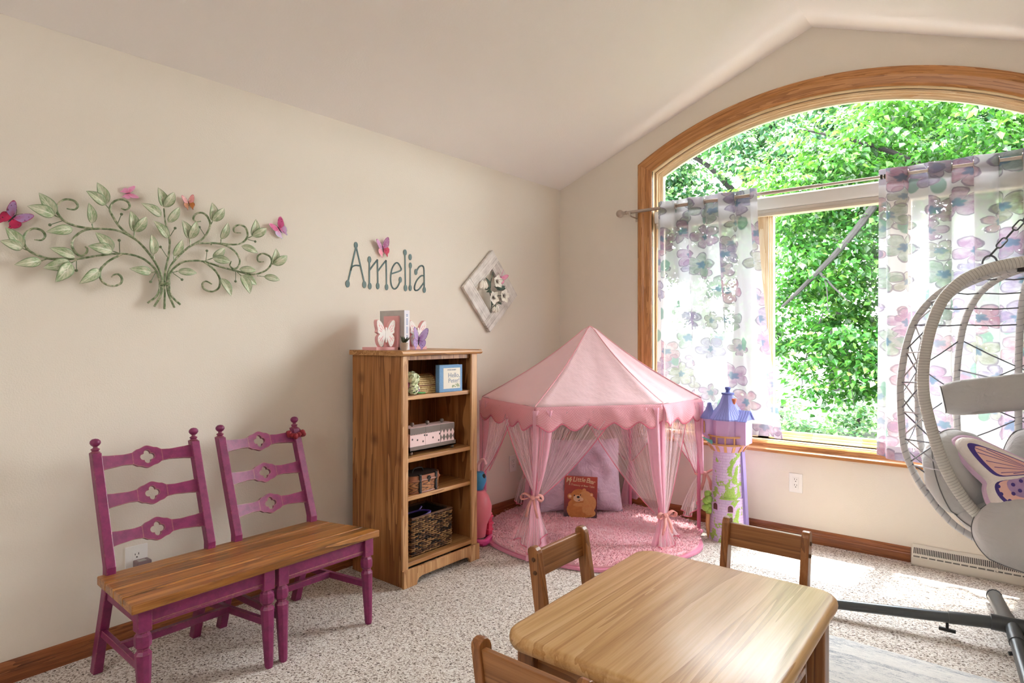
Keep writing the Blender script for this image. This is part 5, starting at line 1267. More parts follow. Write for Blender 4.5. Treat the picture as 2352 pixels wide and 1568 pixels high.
m = MB(); m.box((.0085, -3.118, .292), (.058, -3.062, .336)); m.build('cube', M_PLG, pg, bevel=.004)
m = MB(); m.box((.022, -3.108, .336), (.048, -3.078, .3365)); m.build('label_patch', plain('grey_label', '#a9a39c', .5), pg)
for k in range(3):
    m = MB(); m.box((.058, -3.108 + k * .014, .302), (.0585, -3.099 + k * .014, .322)); m.build('port', M_DARK, pg)
ht = thing('baseboard_heater', (2.98, -.025, 0), 'cream baseboard register with slotted grille under the window wall', 'heater')
M_HEAT = plain('cream_enamel', '#ddd6c9', .4, .03)
m = MB(); m.prism([(-.001, 0), (-.052, 0), (-.055, .008), (-.055, .045), (-.012, .102), (-.006, .107), (-.001, .107)], 0, 2.403, 3.58); m.build('housing', M_HEAT, ht, bevel=.0015)
def hp(x, t, d=.0006): # t along the sloped face 0 bottom .. 1 top
    a = Vector((x, -.055, .045)); b = Vector((x, -.012, .102)); n_ = Vector((0, -.057, .043)).normalized()
    return a.lerp(b, t) + n_ * d
m = MB()
for k in range(145):
    x = 2.412 + k * .0079; m.add([hp(x, .34), hp(x + .0042, .34), hp(x + .0042, .82), hp(x, .82)], [(0, 1, 2, 3)])
m.build('grille_slots', M_DARK, ht)
m = MB()
for k in range(32):
    x = 2.412 + k * .036; m.add([hp(x, .06), hp(x + .03, .06), hp(x + .03, .17), hp(x, .17)], [(0, 1, 2, 3)])
m.build('damper_slots', plain('shadow_grey', '#6f6a64', .6), ht)
m = MB(); m.box((2.775, -.058, .052), (2.783, -.045, .070)); m.build('damper_lever', M_HEAT, ht)

# ================================================================== HANGING EGG CHAIR AND ITS STAND
E0 = Vector((2.955, -.72, 0)); ER = Vector((.985, .17, 0)).normalized(); EB = Vector((-.17, .985, 0)).normalized()
def eg(u, w, z): return E0 + ER * u + EB * w + U3 * z
def wrapmat(name, a, b, per, strength=.8):
    M = Mt(name); s = M.n('SeparateXYZ', {0: M.n('TexCoord').outputs['UV']})
    nz = M.noise(M.coord('Object', (25, 25, 25)), 1.0, 2.0)
    t = M.math('FRACT', M.math('ADD', M.math('MULTIPLY', s.outputs[0], 1.0 / per), M.math('MULTIPLY', s.outputs[1], 1.0)))
    h = M.math('ABSOLUTE', M.math('SUBTRACT', t, .5))
    c = M.ramp(M.math('ADD', h, M.math('MULTIPLY', M.math('SUBTRACT', nz, .5), .1)), [(0, a), (.40, a), (.49, b)])
    return M.done(M.bsdf(c, .6, M.bump(h, strength, -.004)))
M_RING = wrapmat('grey_wrapped_cord', '#cbc8c1', '#8d8a86', .0125); M_RIB = wrapmat('grey_wrapped_rib', '#c9c7c6', '#a09fa4', .035, .6)
M_STRAND = plain('grey_strand', '#60616a', .5, .1); M_STRANDL = plain('pale_strand', '#b9b3b8', .5, .05)
M_STEEL = plain('charcoal_steel', '#55595c', .32, .04, 40, Metallic=.55); M_BLKP = plain('black_plastic', '#1d1e20', .45)
egg = thing('egg_chair', E0, 'hanging grey wicker egg chair with cushions, cut by the right edge of the picture', 'hanging chair')
HALF = [(0, 1.588), (-.09, 1.581), (-.19, 1.560), (-.275, 1.520), (-.335, 1.462), (-.375, 1.39), (-.405, 1.29), (-.424, 1.18), (-.431, 1.08), (-.427, 1.0), (-.415, .93), (-.392, .83), (-.365, .735), (-.335, .655), (-.295, .58), (-.245, .51), (-.18, .455), (-.09, .425), (0, .418)]
full_ = HALF + [(-u, z) for u, z in HALF[-2:0:-1]]
m = MB(); m.tube(smooth_path([eg(u, -.012 * math.sin(PI * (z - .42) / 1.17), z) for u, z in full_], 5, True), .0235, 12, closed=True); m.build('ring_frame', M_RING, egg, smooth=True, angle=60)
AZ = [(1.575, .05), (1.545, .20), (1.50, .31), (1.44, .385), (1.35, .447), (1.25, .48), (1.16, .497), (1.05, .509), (.95, .509), (.80, .502), (.70, .485), (.60, .445), (.52, .398), (.42, .32), (.37, .255), (.335, .18), (.315, .06)]
def Aof(z):
    if z >= AZ[0][0]: return AZ[0][1]
    for (z0, a0), (z1, a1) in zip(AZ[:-1], AZ[1:]):
        if z >= z1: return a0 + (a1 - a0) * (z0 - z) / (z0 - z1)
    return AZ[-1][1]
def rib_pt(phi, z):
    a = Aof(z); b = a * .80
    return eg(-a * math.cos(phi), .135 + b * math.sin(phi), z)
PHI = [math.radians(p) for p in (4, 33, 60, 90, 120, 147, 176)]
for ph in PHI:
    zs = [z for z, a in AZ]
    m = MB(); m.tube(smooth_path([eg(0 - .03 * math.cos(ph), .13 + .02 * math.sin(ph), 1.577)] + [rib_pt(ph, z) for z in zs] + [eg(0, .14, .31)], 3), .0155, 10); m.build('rib', M_RIB, egg, smooth=True, angle=60)
m = MB(); m.lathe([(0, 0), (.045, 0), (.05, .008), (.045, .016), (0, .016)], eg(0, .13, 1.568), 18); m.build('crown_plate', M_STRANDL, egg, smooth=True)
for ph in PHI:
    m = MB(); m.tube([eg(-.075 * math.cos(ph), .13 + .06 * math.sin(ph), 1.568), eg(-.045 * math.cos(ph), .13 + .035 * math.sin(ph), 1.57)], .0175, 10); m.build('rib_cap', M_BLKP, egg, smooth=True)
LEV = [1.535, 1.475, 1.405, 1.325]
for z in LEV:                                   # plain hoops near the top
    pts = []
    for a, b in zip(PHI[:-1], PHI[1:]):
        p, q = rib_pt(a, z), rib_pt(b, z); pts += [p, (p + q) / 2 - U3 * .006]
    pts.append(rib_pt(PHI[-1], z)); m = MB(); m.tube(pts, .0032, 5); m.build('strand', M_STRAND, egg)
NODE = [1.25, 1.115, .985, .86, .735, .615, .50, .41]
def ringu(z):                                   # the hoop's half width at a height
    for (u0, z0), (u1, z1) in zip(HALF[:-1], HALF[1:]):
        if z0 >= z >= z1: return u0 + (u1 - u0) * (z0 - z) / max(1e-6, z0 - z1)
    return -.1
for k in range(len(PHI) - 1):
    for i in range(len(NODE) - 1):
        za, zb_ = (NODE[i], NODE[i + 1]) if (k + i) % 2 == 0 else (NODE[i + 1], NODE[i])
        p, q = rib_pt(PHI[k], za), rib_pt(PHI[k + 1], zb_); m = MB(); m.tube([p, (p + q) / 2 - U3 * .004, q], .0032, 5); m.build('strand', M_STRAND, egg)
for sg, ph in ((1, PHI[0]), (-1, PHI[-1])):      # lacing between the hoop and the first rib
    zs = [1.44, 1.33, 1.20, 1.06, .92, .79, .67, .56, .48]
    for i in range(len(zs) - 1):
        for za, zb_ in ((zs[i], zs[i + 1]), (zs[i + 1], zs[i]), (zs[i], zs[i] - .012)):
            q = eg(sg * ringu(za), 0, za); m = MB(); m.tube([rib_pt(ph, zb_), q], .0034, 5); m.build('strand', M_STRANDL if (i + (za > zb_)) % 2 else M_STRAND, egg)
def grey_cushion():
    M = Mt('grey_cushion'); n1 = M.noise(M.coord('Object', (7, 7, 7)), 1.0, 3.0, .55, dist=1.0); n2 = M.noise(M.coord('Object', (300, 300, 300)), 1.0, 1.0)
    return M.done(M.bsdf('#bcbab8', .8, M.bump(M.math('ADD', n1, M.math('MULTIPLY', n2, .04)), .45, .04), Sheen_Weight=.25))
M_CUSH = grey_cushion(); M_PIPE = plain('dark_piping', '#6c6a6a', .7)
def puff(c, ax, up, nr, w, h, t, nm, power=2.6, edge=True, wr=.25, seed=1):
    m = MB(); rn = random.Random(seed); a1, a2 = rn.uniform(0, 6), rn.uniform(0, 6)
    for sg in (1, -1):
        def f(u, v):
            a, b = 2 * u - 1, 2 * v - 1
            x = a * math.sqrt(max(0, 1 - b * b / 2.6)); y = b * math.sqrt(max(0, 1 - a * a / 2.6))
            e = max(0.0, (1 - abs(a) ** power) * (1 - abs(b) ** power)) ** .5
            e *= 1 + wr * (.5 * math.sin(5 * a + 4 * b + a1) * .4 + .3 * math.sin(9 * b - 5 * a + a2) * .5)
            return c + ax * (x * w * .5) + up * (y * h * .5) + nr * (sg * e * t * .5)
        m.grid(f, 20, 20)
    o = m.build(nm, M_CUSH, egg, smooth=True, weld=True, angle=80)
    if edge:
        m = MB(); pts = []
        for a, b in [(-1 + 2 * k / 16, -1) for k in range(16)] + [(1, -1 + 2 * k / 16) for k in range(16)] + [(1 - 2 * k / 16, 1) for k in range(16)] + [(-1, 1 - 2 * k / 16) for k in range(16)]:
            pts.append(c + ax * (a * math.sqrt(1 - b * b / 2.6) * w * .5) + up * (b * math.sqrt(1 - a * a / 2.6) * h * .5))
        m.tube(pts, .0028, 5, closed=True); m.build('piping', M_PIPE, o)
    return o
def dirv(u, w, z): return (ER * u + EB * w + U3 * z).normalized()
def frame3(nr, upish):
    nr = nr.normalized(); ax = upish.cross(nr).normalized(); return ax, nr.cross(ax), nr
ax, up, nr = frame3(dirv(.75, -.55, .25), U3)
puff(eg(-.265, .20, .635), ax, up, nr, .38, .40, .23, 'side_cushion', seed=2)
ax, up, nr = frame3(dirv(-.10, -.95, .25), U3)
puff(eg(.13, .36, .66), ax, up, nr, .44, .40, .22, 'back_cushion', seed=5)
ax, up, nr = frame3(dirv(-.75, -.55, .25), U3)
puff(eg(.33, .2, .635), ax, up, nr, .42, .40, .24, 'side_cushion', seed=7)
ax, up, nr = frame3(dirv(0, -.22, .97), EB)
puff(eg(.0, .17, .480), ax, up, nr, .62, .50, .20, 'seat_cushion', seed=9)
ax, up, nr = frame3(dirv(-.22, -.78, .62), U3)
puff(eg(.06, -.13, .455), ax, up, nr, .66, .34, .25, 'front_cushion', seed=12)
# head rest bolster hung inside the back
hc = eg(-.035, .30, 1.012); hax = (ER * .99 + U3 * .17).normalized(); hn = (-EB * .96 + U3 * .22).normalized(); hn = (hn - hax * hn.dot(hax)).normalized(); hup = hn.cross(hax)
if hup.z < 0: hup = -hup
m = MB()
def bol(u, v):
    a = 2 * PI * u; cx, cy = math.cos(a), math.sin(a); e = .55
    px = math.copysign(abs(cx) ** e, cx) * .052; py = math.copysign(abs(cy) ** e, cy) * .083
    k = (1 - abs(2 * v - 1) ** 9 * .25)
    return hc + hax * ((v - .5) * .60) + hn * px * k * (1 + .06 * math.sin(11 * v)) + hup * py * k
m.grid(bol, 28, 24)
for v in (0, 1): m.add([bol(k / 28, v) for k in range(28)], [tuple(range(28)) if v else tuple(range(27, -1, -1))])
hr = m.build('headrest', M_CUSH, egg, smooth=True, weld=True, angle=50)
for v in (0.005, .995):
    m = MB(); m.tube([bol(k / 28, v) for k in range(28)], .0028, 5, closed=True); m.build('piping', M_PIPE, hr)
for v in (.33, .72):
    m = MB(); m.tube([bol(.25, v), rib_pt(PHI[2] if v < .5 else PHI[4], 1.10)], .004, 5); m.build('tie_strap', M_STRAND, hr)
m = MB(); m.tube(smooth_path([eg(-.22, .0, .44), eg(-.215, -.01, .38), eg(-.2, -.015, .32)], 3), .005, 6); m.build('tie_strap', M_STRANDL, egg)
# suspension: hooks, chains, spring
TOPP = eg(0, -.02, 1.86)
for sg in (-1, 1):
    h0 = eg(sg * .19, 0, 1.563)
    m = MB(); m.tube([h0 + ER * (.026 * math.cos(a)) + U3 * (.018 + .034 * math.sin(a)) for a in [PI * k / 10 for k in range(11)]], .0045, 6); m.build('chain_hook', M_STRAND, egg, smooth=True)
    a = h0 + U3 * .05; d = TOPP - a; L = d.length; d.normalize(); s1 = d.cross(EB).normalized(); s2 = d.cross(s1)
    nl = 7; pit = L / nl
    for i in range(nl):
        c = a + d * (pit * (i + .5)); sv = s1 if i % 2 else s2; hl = pit * .5 + .001; w_ = .010
        pts = [c + d * (hl * .62 * math.copysign(1, math.cos(t)) * 1 + .38 * hl * math.cos(t)) + sv * (w_ * math.sin(t)) for t in [2 * PI * k / 14 + .001 for k in range(14)]]
        m = MB(); m.tube(pts, .0034, 6, closed=True); m.build('chain_link', M_STEEL, egg, smooth=True)
m = MB(); m.tube([TOPP + ER * (.022 * math.cos(t)) + U3 * (.022 * math.sin(t)) for t in [2 * PI * k / 18 for k in range(18)]], .0042, 6, closed=True); m.build('chain_ring', M_STEEL, egg, smooth=True)
m = MB(); m.tube([TOPP + U3 * (.025 + .055 * t / (2 * PI * 7)) + ER * (.014 * math.cos(t)) + EB * (.014 * math.sin(t)) for t in [2 * PI * 7 * k / 84 for k in range(85)]], .0032, 5); m.tube([TOPP + U3 * .08, TOPP + U3 * .105], .004, 6); m.build('spring', M_STEEL, egg, smooth=True)

st = thing('chair_stand', (2.79, -.88, 0), 'charcoal steel stand of the egg chair with tube legs on the carpet', 'chair stand')
J = Vector((2.79, -.88, .088))
def leg_tube(a, b, r, nm, sleeve=None):
    m = MB(); m.tube([a, b], r, 14); o = m.build(nm, M_STEEL, st, smooth=True, angle=50)
    d = (Vector(b) - Vector(a)).normalized()
    m = MB(); m.tube([Vector(b) - d * .012, Vector(b) + d * .006], r + .002, 14); m.build('end_cap', M_BLKP, o, smooth=True, angle=50)
    if sleeve:
        m = MB(); m.tube([Vector(a), Vector(a) + d * sleeve], r + .003, 14); m.build('sleeve', M_STEEL, o, smooth=True, angle=50)
    return o
leg_tube(J, (1.86, -1.085, .030), .0225, 'leg', .16); leg_tube(J + Vector((.045, 0, 0)), (2.775, -.395, .036), .030, 'leg', .12)
leg_tube(J + Vector((.055, 0, 0)), (2.93, -1.62, .030), .0245, 'leg', .14); leg_tube(J + Vector((.25, .03, 0)), (3.40, -1.15, .03), .0245, 'leg', .14)
m = MB(); pole = smooth_path([J + Vector((-.015, -.008, .004)), J + Vector((.25, .04, .004)), (3.38, -.76, .12), (3.60, -.66, .36), (3.68, -.60, 1.0), (3.62, -.62, 1.62), (3.38, -.68, 1.94), (3.10, -.73, 2.03), (2.915, -.752, 2.045)], 6)
m.tube(pole, .0315, 16); m.build('curved_pole', M_STEEL, st, smooth=True, angle=50)
d = (pole[-1] - pole[-2]).normalized(); m = MB(); m.tube([pole[-1] - d * .004, pole[-1] + d * .012], .034, 18); m.build('pole_cap', plain('blue_grey_plastic', '#77818c', .5), st, smooth=True, angle=50)
m = MB(); m.tube(smooth_path([(2.955, -.745, 2.02), (2.955, -.745, 1.99), (2.96, -.742, 1.965), (2.955, -.74, 1.955)], 3), .005, 6); m.build('hanging_hook', M_STEEL, st, smooth=True)
m = MB(); kx, ky = 2.63, -.918; m.lathe([(.006, -.06), (.006, -.028)], (kx, ky, .088), 8); m.box((kx - .03, ky - .006, .018), (kx + .03, ky + .006, .032)); m.build('wing_knob', M_BLKP, st, bevel=.004)
m = MB(); m.tube([(2.862, -1.07, .06), (2.835, -1.08, .055)], .008, 8); m.build('wing_knob', M_BLKP, st, smooth=True)

# butterfly pillow on the seat
bpw = thing('butterfly_pillow', eg(.0, -.0, .72), 'butterfly-shaped pillow printed peach and purple, sitting in the egg chair', 'pillow')
pc = eg(-.015, .0, .672); pn = dirv(-.15, -.88, .46); pax = (U3.cross(pn)); pax = pax.normalized(); pup = pn.cross(pax); tilt_ = math.radians(17)
pax, pup = pax * math.cos(tilt_) + pup * math.sin(tilt_), pup * math.cos(tilt_) - pax * math.sin(tilt_)
UPW = [(0.0, .26), (.16, .36), (.40, .60), (.66, .86), (.86, .97), (.99, .93), (1.02, .78), (.95, .52), (.86, .28), (.76, .06)]
LOW = [(.80, -.10), (.80, -.34), (.68, -.58), (.48, -.70), (.26, -.68), (.10, -.60), (0.0, -.50)]
SZ = .25
OUT = [Vector((a, b, 0)) for a, b in UPW + LOW]; OUT = smooth_path(OUT + [Vector((-p.x, p.y, 0)) for p in OUT[-2:0:-1]], 4, True)
M_PIL = soft('cream_plush', '#ece2dc', .3, 14); M_PEDGE = soft('pink_lilac_plush', '#d9b7d2', .3, 14)
def PP(q, d, s=1.0): return pc + pax * (q.x * SZ * s) + pup * (q.y * SZ * .92 * s) + pn * d
nO = len(OUT); cen = Vector((0, .05, 0))
m = MB(); prof = [(1.0, 0), (.985, .022), (.94, .040), (.87, .049), (.80, .051)]
vs = []
for s, d in prof: vs += [PP(cen + (q - cen) * s, d) for q in OUT]
for s, d in prof[1:]: vs += [PP(cen + (q - cen) * s, -d) for q in OUT]
fs = []
for i in range(len(prof) - 1):
    for k in range(nO): fs.append((i * nO + k, i * nO + (k + 1) % nO, (i + 1) * nO + (k + 1) % nO, (i + 1) * nO + k))
for i in range(len(prof) - 1):
    a = 0 if i == 0 else (len(prof) - 1 + i) * nO; b = (len(prof) + i) * nO
    for k in range(nO): fs.append((a + k, b + k, b + (k + 1) % nO, a + (k + 1) % nO))
fs.append(tuple((len(prof) - 1) * nO + k for k in range(nO))); fs.append(tuple((2 * len(prof) - 2) * nO + k for k in range(nO - 1, -1, -1)))
m.add(vs, fs); m.build('body', M_PIL, bpw, smooth=True, angle=70)
m = MB(); m.tube([PP(q, 0.0, 1.0) for q in OUT], .016, 8, closed=True); m.build('edge', M_PEDGE, bpw, smooth=True)
M_PEA = plain('peach_print', '#e9b9b0', .8, .25, 14); M_PUR2 = plain('violet_print', '#a98cb4', .8, .3, 30); M_IND = plain('indigo_print', '#4b3a86', .8, .1, 60); M_BDY = plain('dark_violet_print', '#3a2450', .8, .1)
def shape(pts, d, mt, nm, par):
    m = MB(); q = smooth_path([Vector((a, b, 0)) for a, b in pts], 4, True); m.add([PP(k, d) for k in q], [tuple(range(len(q)))]); return m.build(nm, mt, par)
for sg in (-1, 1):
    U_ = [(.05, .16), (.22, .34), (.50, .58), (.74, .76), (.84, .76), (.82, .58), (.72, .30), (.60, .10), (.40, .06), (.12, .06)]
    L_ = [(.06, .02), (.34, .0), (.62, -.02), (.68, -.20), (.60, -.42), (.42, -.52), (.22, -.46), (.08, -.24)]
    def sc(P_, k, cx, cy): return [(sg * (cx + (a - cx) * k), cy + (b - cy) * k) for a, b in P_]
    o = shape(sc(U_, 1.0, .2, .2), .0516, M_IND, 'wing_border', bpw); shape(sc(U_, .87, .16, .16), .0522, M_PEA, 'wing_print', o)
    o = shape(sc(L_, 1.0, .2, -.1), .0517, M_IND, 'wing_border', bpw); shape(sc(L_, .90, .16, -.06), .0523, M_PEA, 'wing_print', o); 
    m = MB(); q = smooth_path([Vector((a, b, 0)) for a, b in sc(L_, .68, .12, 0)], 4, True); m.add([PP(k, .0528) for k in q], [tuple(range(len(q)))]); m.build('wing_print', M_PUR2, o)
    for a, b in ((.62, -.10), (.62, -.24), (.54, -.38), (.42, -.46), (.28, -.43), (.30, -.05), (.42, -.10), (.36, -.22), (.24, -.14), (.46, -.26)):
        c = Vector((sg * a, b, 0)); m = MB(); m.add([PP(c + Vector((.028 * math.cos(t), .036 * math.sin(t), 0)), .0534) for t in [2 * PI * k / 9 for k in range(9)]], [tuple(range(9))]); m.build('spot', M_IND, o)
    m = MB()
    for a, b in ((.78, .70), (.74, .58), (.66, .40), (.58, .26), (.52, .14), (.36, .10), (.60, .62)):
        p0, p1 = Vector((sg * .06, .10, 0)), Vector((sg * a, b, 0)); dd = (p1 - p0).normalized(); nn = Vector((-dd.y, dd.x, 0)) * .006
        m.add([PP(p0 + nn * .3, .0528), PP(p1 + nn, .0528), PP(p1 - nn, .0528), PP(p0 - nn * .3, .0528)], [(0, 1, 2, 3)])
    m.build('wing_veins', M_IND, bpw)
shape([(0, .20), (.045, .12), (.05, -.05), (.035, -.26), (0, -.34), (-.035, -.26), (-.05, -.05), (-.045, .12)], .054, M_BDY, 'printed_body', bpw)
# ================================================================== TOY TOWER, TOYS, AREA RUG
M_LAV = Mt('lavender_brick'); v_ = M_LAV.coord('UV', (1, 1, 1))
br = M_LAV.n('TexBrick', {'Vector': v_, 'Scale': 1.0, 'Brick Width': .045, 'Row Height': .017, 'Mortar Size': .0015, 'Color1': lin('#d6bfe6'), 'Color2': lin('#dcc8ea'), 'Mortar': lin('#c6acd8')})
nz_ = M_LAV.noise(M_LAV.coord('UV', (11, 7, 1)), 1.0, 4.0, .6, dist=1.0); edge_ = M_LAV.noise(M_LAV.coord('UV', (90, 90, 1)), 1.0, 2.0)
ivy_ = M_LAV.ramp(M_LAV.math('ADD', nz_, M_LAV.math('MULTIPLY', M_LAV.math('SUBTRACT', edge_, .5), .16)), [(.545, 0.0), (.555, 1.0)])
cI = M_LAV.mix(ivy_, br.outputs[0], M_LAV.ramp(edge_, [(.3, '#8fb64a'), (.7, '#abca6e')]))
M_LAV = M_LAV.done(M_LAV.bsdf(cI, .4, M_LAV.bump(M_LAV.math('ADD', br.outputs[1], M_LAV.math('MULTIPLY', ivy_, -1.2)), .3, -.004)))
M_LILA = plain('lilac_plastic', '#d9b4e2', .35, .04); M_ROOF = wrapmat('blue_shingles', '#8f96dc', '#5f6ab0', .0145, .5); M_ORG = plain('orange_brown_plastic', '#cf9a68', .4, .05); M_TEAL = plain('teal_plastic', '#6fb4b4', .4); M_WIN = plain('dark_window', '#5a2c30', .5); M_PURL = plain('purple_edge', '#9484c0', .4)
TC = Vector((1.447, -.238, 0))
tw_ = thing('toy_tower', TC, 'lavender toy castle tower with blue roofs and green ivy, standing under the window', 'toy')
def lathe_uv(m, prof, c, seg=28, a0=0):
    L = [0]
    for (r0, z0), (r1, z1) in zip(prof[:-1], prof[1:]): L.append(L[-1] + math.hypot(r1 - r0, z1 - z0))
    vs = []; uv = []
    for (r, z), l in zip(prof, L):
        for k in range(seg + 1): a = 2 * PI * k / seg + a0; vs.append((c[0] + r * math.cos(a), c[1] + r * math.sin(a), c[2] + z)); uv.append((k / seg * .6, l))
    n = seg + 1
    return m.add(vs, [(i * n + k, i * n + k + 1, (i + 1) * n + k + 1, (i + 1) * n + k) for i in range(len(prof) - 1) for k in range(seg)], uv)
m = MB(); lathe_uv(m, [(.118, 0), (.119, .004), (.112, .06), (.106, .14), (.102, .262), (.100, .265)], TC); m.build('lower_wall', M_LAV, tw_, smooth=True)
m = MB(); lathe_uv(m, [(.104, .262), (.104, .268), (.097, .270), (.092, .40), (.089, .552), (.089, .56)], TC); m.build('upper_wall', M_LAV, tw_, smooth=True)
m = MB(); m.lathe([(.088, .548), (.094, .556), (.112, .585), (.124, .592), (.124, .602), (.0, .602)], TC, 28); gal = m.build('gallery', M_LILA, tw_, smooth=True)
for k in range(14):
    a = 2 * PI * k / 14; d = Vector((math.cos(a), math.sin(a), 0)); s = Vector((-d.y, d.x, 0)) * .007
    m = MB(); m.hexa([TC + d * .088 - s + U3 * .552, TC + d * .088 + s + U3 * .552, TC + d * .116 + s + U3 * .592, TC + d * .116 - s + U3 * .592], [TC + d * .098 - s * 1.2 + U3 * .552, TC + d * .098 + s * 1.2 + U3 * .552, TC + d * .1255 + s * 1.2 + U3 * .592, TC + d * .1255 - s * 1.2 + U3 * .592]); m.build('corbel', M_ORG, gal)
    m = MB(); m.box((-.005, -.004, 0), (.005, .004, .042)); m.xf(Matrix.Translation(TC + d * .118 + U3 * .602) @ Matrix.Rotation(a + PI / 2, 4, 'Z')); m.build('baluster', M_ORG, gal)
m = MB(); m.tube([TC + Vector((.119 * math.cos(2 * PI * k / 32), .119 * math.sin(2 * PI * k / 32), .598)) for k in range(32)], .007, 8, closed=True); m.build('gallery_ledge', M_ORG, gal, smooth=True)
m = MB(); m.tube([TC + Vector((.119 * math.cos(2 * PI * k / 32), .119 * math.sin(2 * PI * k / 32), .648)) for k in range(32)], .006, 8, closed=True); m.build('hand_rail', M_ORG, gal, smooth=True)
m = MB(); m.lathe([(.098, .602), (.100, .61), (.103, .74), (.106, .757), (0, .757)], TC, 8, ngon=PI / 8); m.build('house_wall', M_LILA, tw_, bevel=.003)
m = MB(); lathe_uv(m, [(.128, .748), (.128, .756), (.108, .775), (.086, .797), (.066, .822), (.048, .852), (.037, .885), (.030, .905)], TC, 8, PI / 8); m.build('cone_roof', M_ROOF, tw_, smooth=True, angle=25)
m = MB(); m.lathe([(.030, .900), (.038, .902), (.038, .912), (.014, .914), (.011, .925), (.018, .940), (.015, .948), (0, .950)], TC, 16); m.build('finial', M_ROOF, tw_, smooth=True)
TT = TC + Vector((-.105, -.035, 0))
m = MB(); m.lathe([(.006, .60), (.040, .645), (.043, .65), (.044, .755), (0, .756)], TT, 16); m.build('turret_wall', M_LILA, tw_, smooth=True)
m = MB(); lathe_uv(m, [(.056, .748), (.056, .754), (.040, .778), (.024, .80), (.014, .83), (.012, .845), (.0, .85)], TT, 16); m.build('turret_roof', M_ROOF, tw_, smooth=True)
TB = TC + Vector((.105, -.01, 0))
m = MB(); m.box((TB.x - .035, TB.y - .06, .602), (TB.x + .03, TB.y + .06, .752)); m.build('bay_wall', M_LILA, tw_, bevel=.003)
m = MB(); m.grid(lambda u, v: (TB.x - .06 + .10 * u, TB.y - .075 + .075 * v, .748 + .06 * v), 4, 6, lambda u, v: (u * .1, v * .095)); m.grid(lambda u, v: (TB.x - .06 + .10 * u, TB.y + .075 - .075 * v, .748 + .06 * v), 4, 6, lambda u, v: (u * .1, v * .095)); m.add([(TB.x + .03, TB.y - .07, .75), (TB.x + .03, TB.y + .07, .75), (TB.x + .03, TB.y, .805)], [(0, 1, 2)]); m.build('gable_roof', M_ROOF, tw_, solid=.004)
def face(a, r, z, w_, h_, d, mt, nm, par, arched=True):
    dv = Vector((math.cos(a), math.sin(a), 0)); s = Vector((-dv.y, dv.x, 0)); c = TC + dv * r + U3 * z
    pts = [(-w_ / 2, 0), (w_ / 2, 0), (w_ / 2, h_ * .6)] + ([(w_ / 2 * math.cos(t), h_ * .6 + h_ * .4 * math.sin(t)) for t in [PI * k / 8 for k in range(1, 8)]] if arched else [(w_/2, h_), (-w_/2, h_)]) + [(-w_ / 2, h_ * .6)]
    n = len(pts); m = MB(); m.add([c + s * x + U3 * y for x, y in pts] + [c + s * x + U3 * y + dv * d for x, y in pts], [tuple(range(n, 2 * n))] + [(k, (k + 1) % n, n + (k + 1) % n, n + k) for k in range(n)])
    return m.build(nm, mt, par)
for a, z in ((math.radians(-62), .185), (math.radians(-112), .19)):
    o = face(a, .098, z, .042, .052, .010, M_LILA, 'window_surround', tw_); face(a, .108, z + .005, .030, .040, .0012, M_WIN, 'window_opening', o)
o = face(math.radians(-150), .1465 - .005, .66, .034, .075, .006, M_ORG, 'door_surround', tw_); 
m = MB(); b = TC + Vector((-.06, -.10, .62)); m.hexa([b, b + Vector((-.055, -.03, .02)), b + Vector((-.055, -.03, .022)), b + U3 * .002], [b + Vector((.01, -.01, -.03)), b + Vector((-.052, -.03, .016)), b + Vector((-.052, -.03, .018)), b + Vector((.01, -.01, -.028))]); m.build('pennant', M_TEAL, tw_)
m = MB(); m.tube(smooth_path([TC + Vector((-.095, -.06, .0)), TC + Vector((-.10, -.075, .08)), TC + Vector((-.098, -.07, .15))], 4), [.013] * 9, 8); tr_ = m.build('tree_trunk', M_ORG, tw_, smooth=True)
m = MB()
for k in range(9): m.ball(TC + Vector((-.100 + .012 * math.sin(k * 2.3), -.066 + .015 * math.cos(k * 1.7), .16 + .014 * k)), (.024, .024, .022), 8, 6)
m.build('tree_leaves', plain('ivy_green_plastic', '#9cc25a', .45, .2, 60), tw_, smooth=True)
m = MB(); m.hexa([TC + Vector((.092, -.02, 0)), TC + Vector((.128, -.02, 0)), TC + Vector((.128, .03, 0)), TC + Vector((.092, .03, 0))], [TC + Vector((.084, -.02, .555)), TC + Vector((.096, -.02, .555)), TC + Vector((.096, .03, .555)), TC + Vector((.084, .03, .555))]); m.build('hinge_edge', M_PURL, tw_)
m = MB(); m.lathe([(0, 0), (.006, .004), (.016, .034), (.014, .036), (0, .03)], TC + Vector((.055, -.04, .845)), 12); m.build('chimney_pot', plain('coral_plastic', '#d9825e', .4), tw_, smooth=True)

pt = thing('plastic_toy', (.30, -1.27, 0), 'pink and magenta plastic toy with a blue head between bookcase and tent', 'toy')
M_HP = plain('hot_pink_plastic', '#e0509a', .3, .03); M_CP = plain('coral_pink_plastic', '#f08a98', .3, .05); M_RP = plain('red_pink_plastic', '#e84a70', .3); M_BL = plain('sky_blue_plastic', '#3f9fd8', .3); M_SKIN = plain('pale_pink_plastic', '#f3c6cc', .35)
m = MB(); m.tube(smooth_path([(.36, -1.33, .02), (.35, -1.27, .022), (.31, -1.20, .02), (.22, -1.19, .02), (.20, -1.28, .02), (.27, -1.34, .02)], 4, True), .02, 10, closed=True); m.build('base', M_HP, pt, smooth=True)
m = MB(); m.box((.29, -1.235, .035), (.325, -1.20, .17)); 
for z in (.06, .10, .14): m.box((.285, -1.24, z), (.33, -1.195, z + .014))
m.build('ladder_post', M_RP, pt, bevel=.004)
m = MB(); m.lathe([(.05, .03), (.06, .10), (.085, .16), (.09, .22), (.07, .28), (.045, .315), (0, .32)], (.265, -1.275, 0), 18); m.build('rounded_body', M_CP, pt, smooth=True)
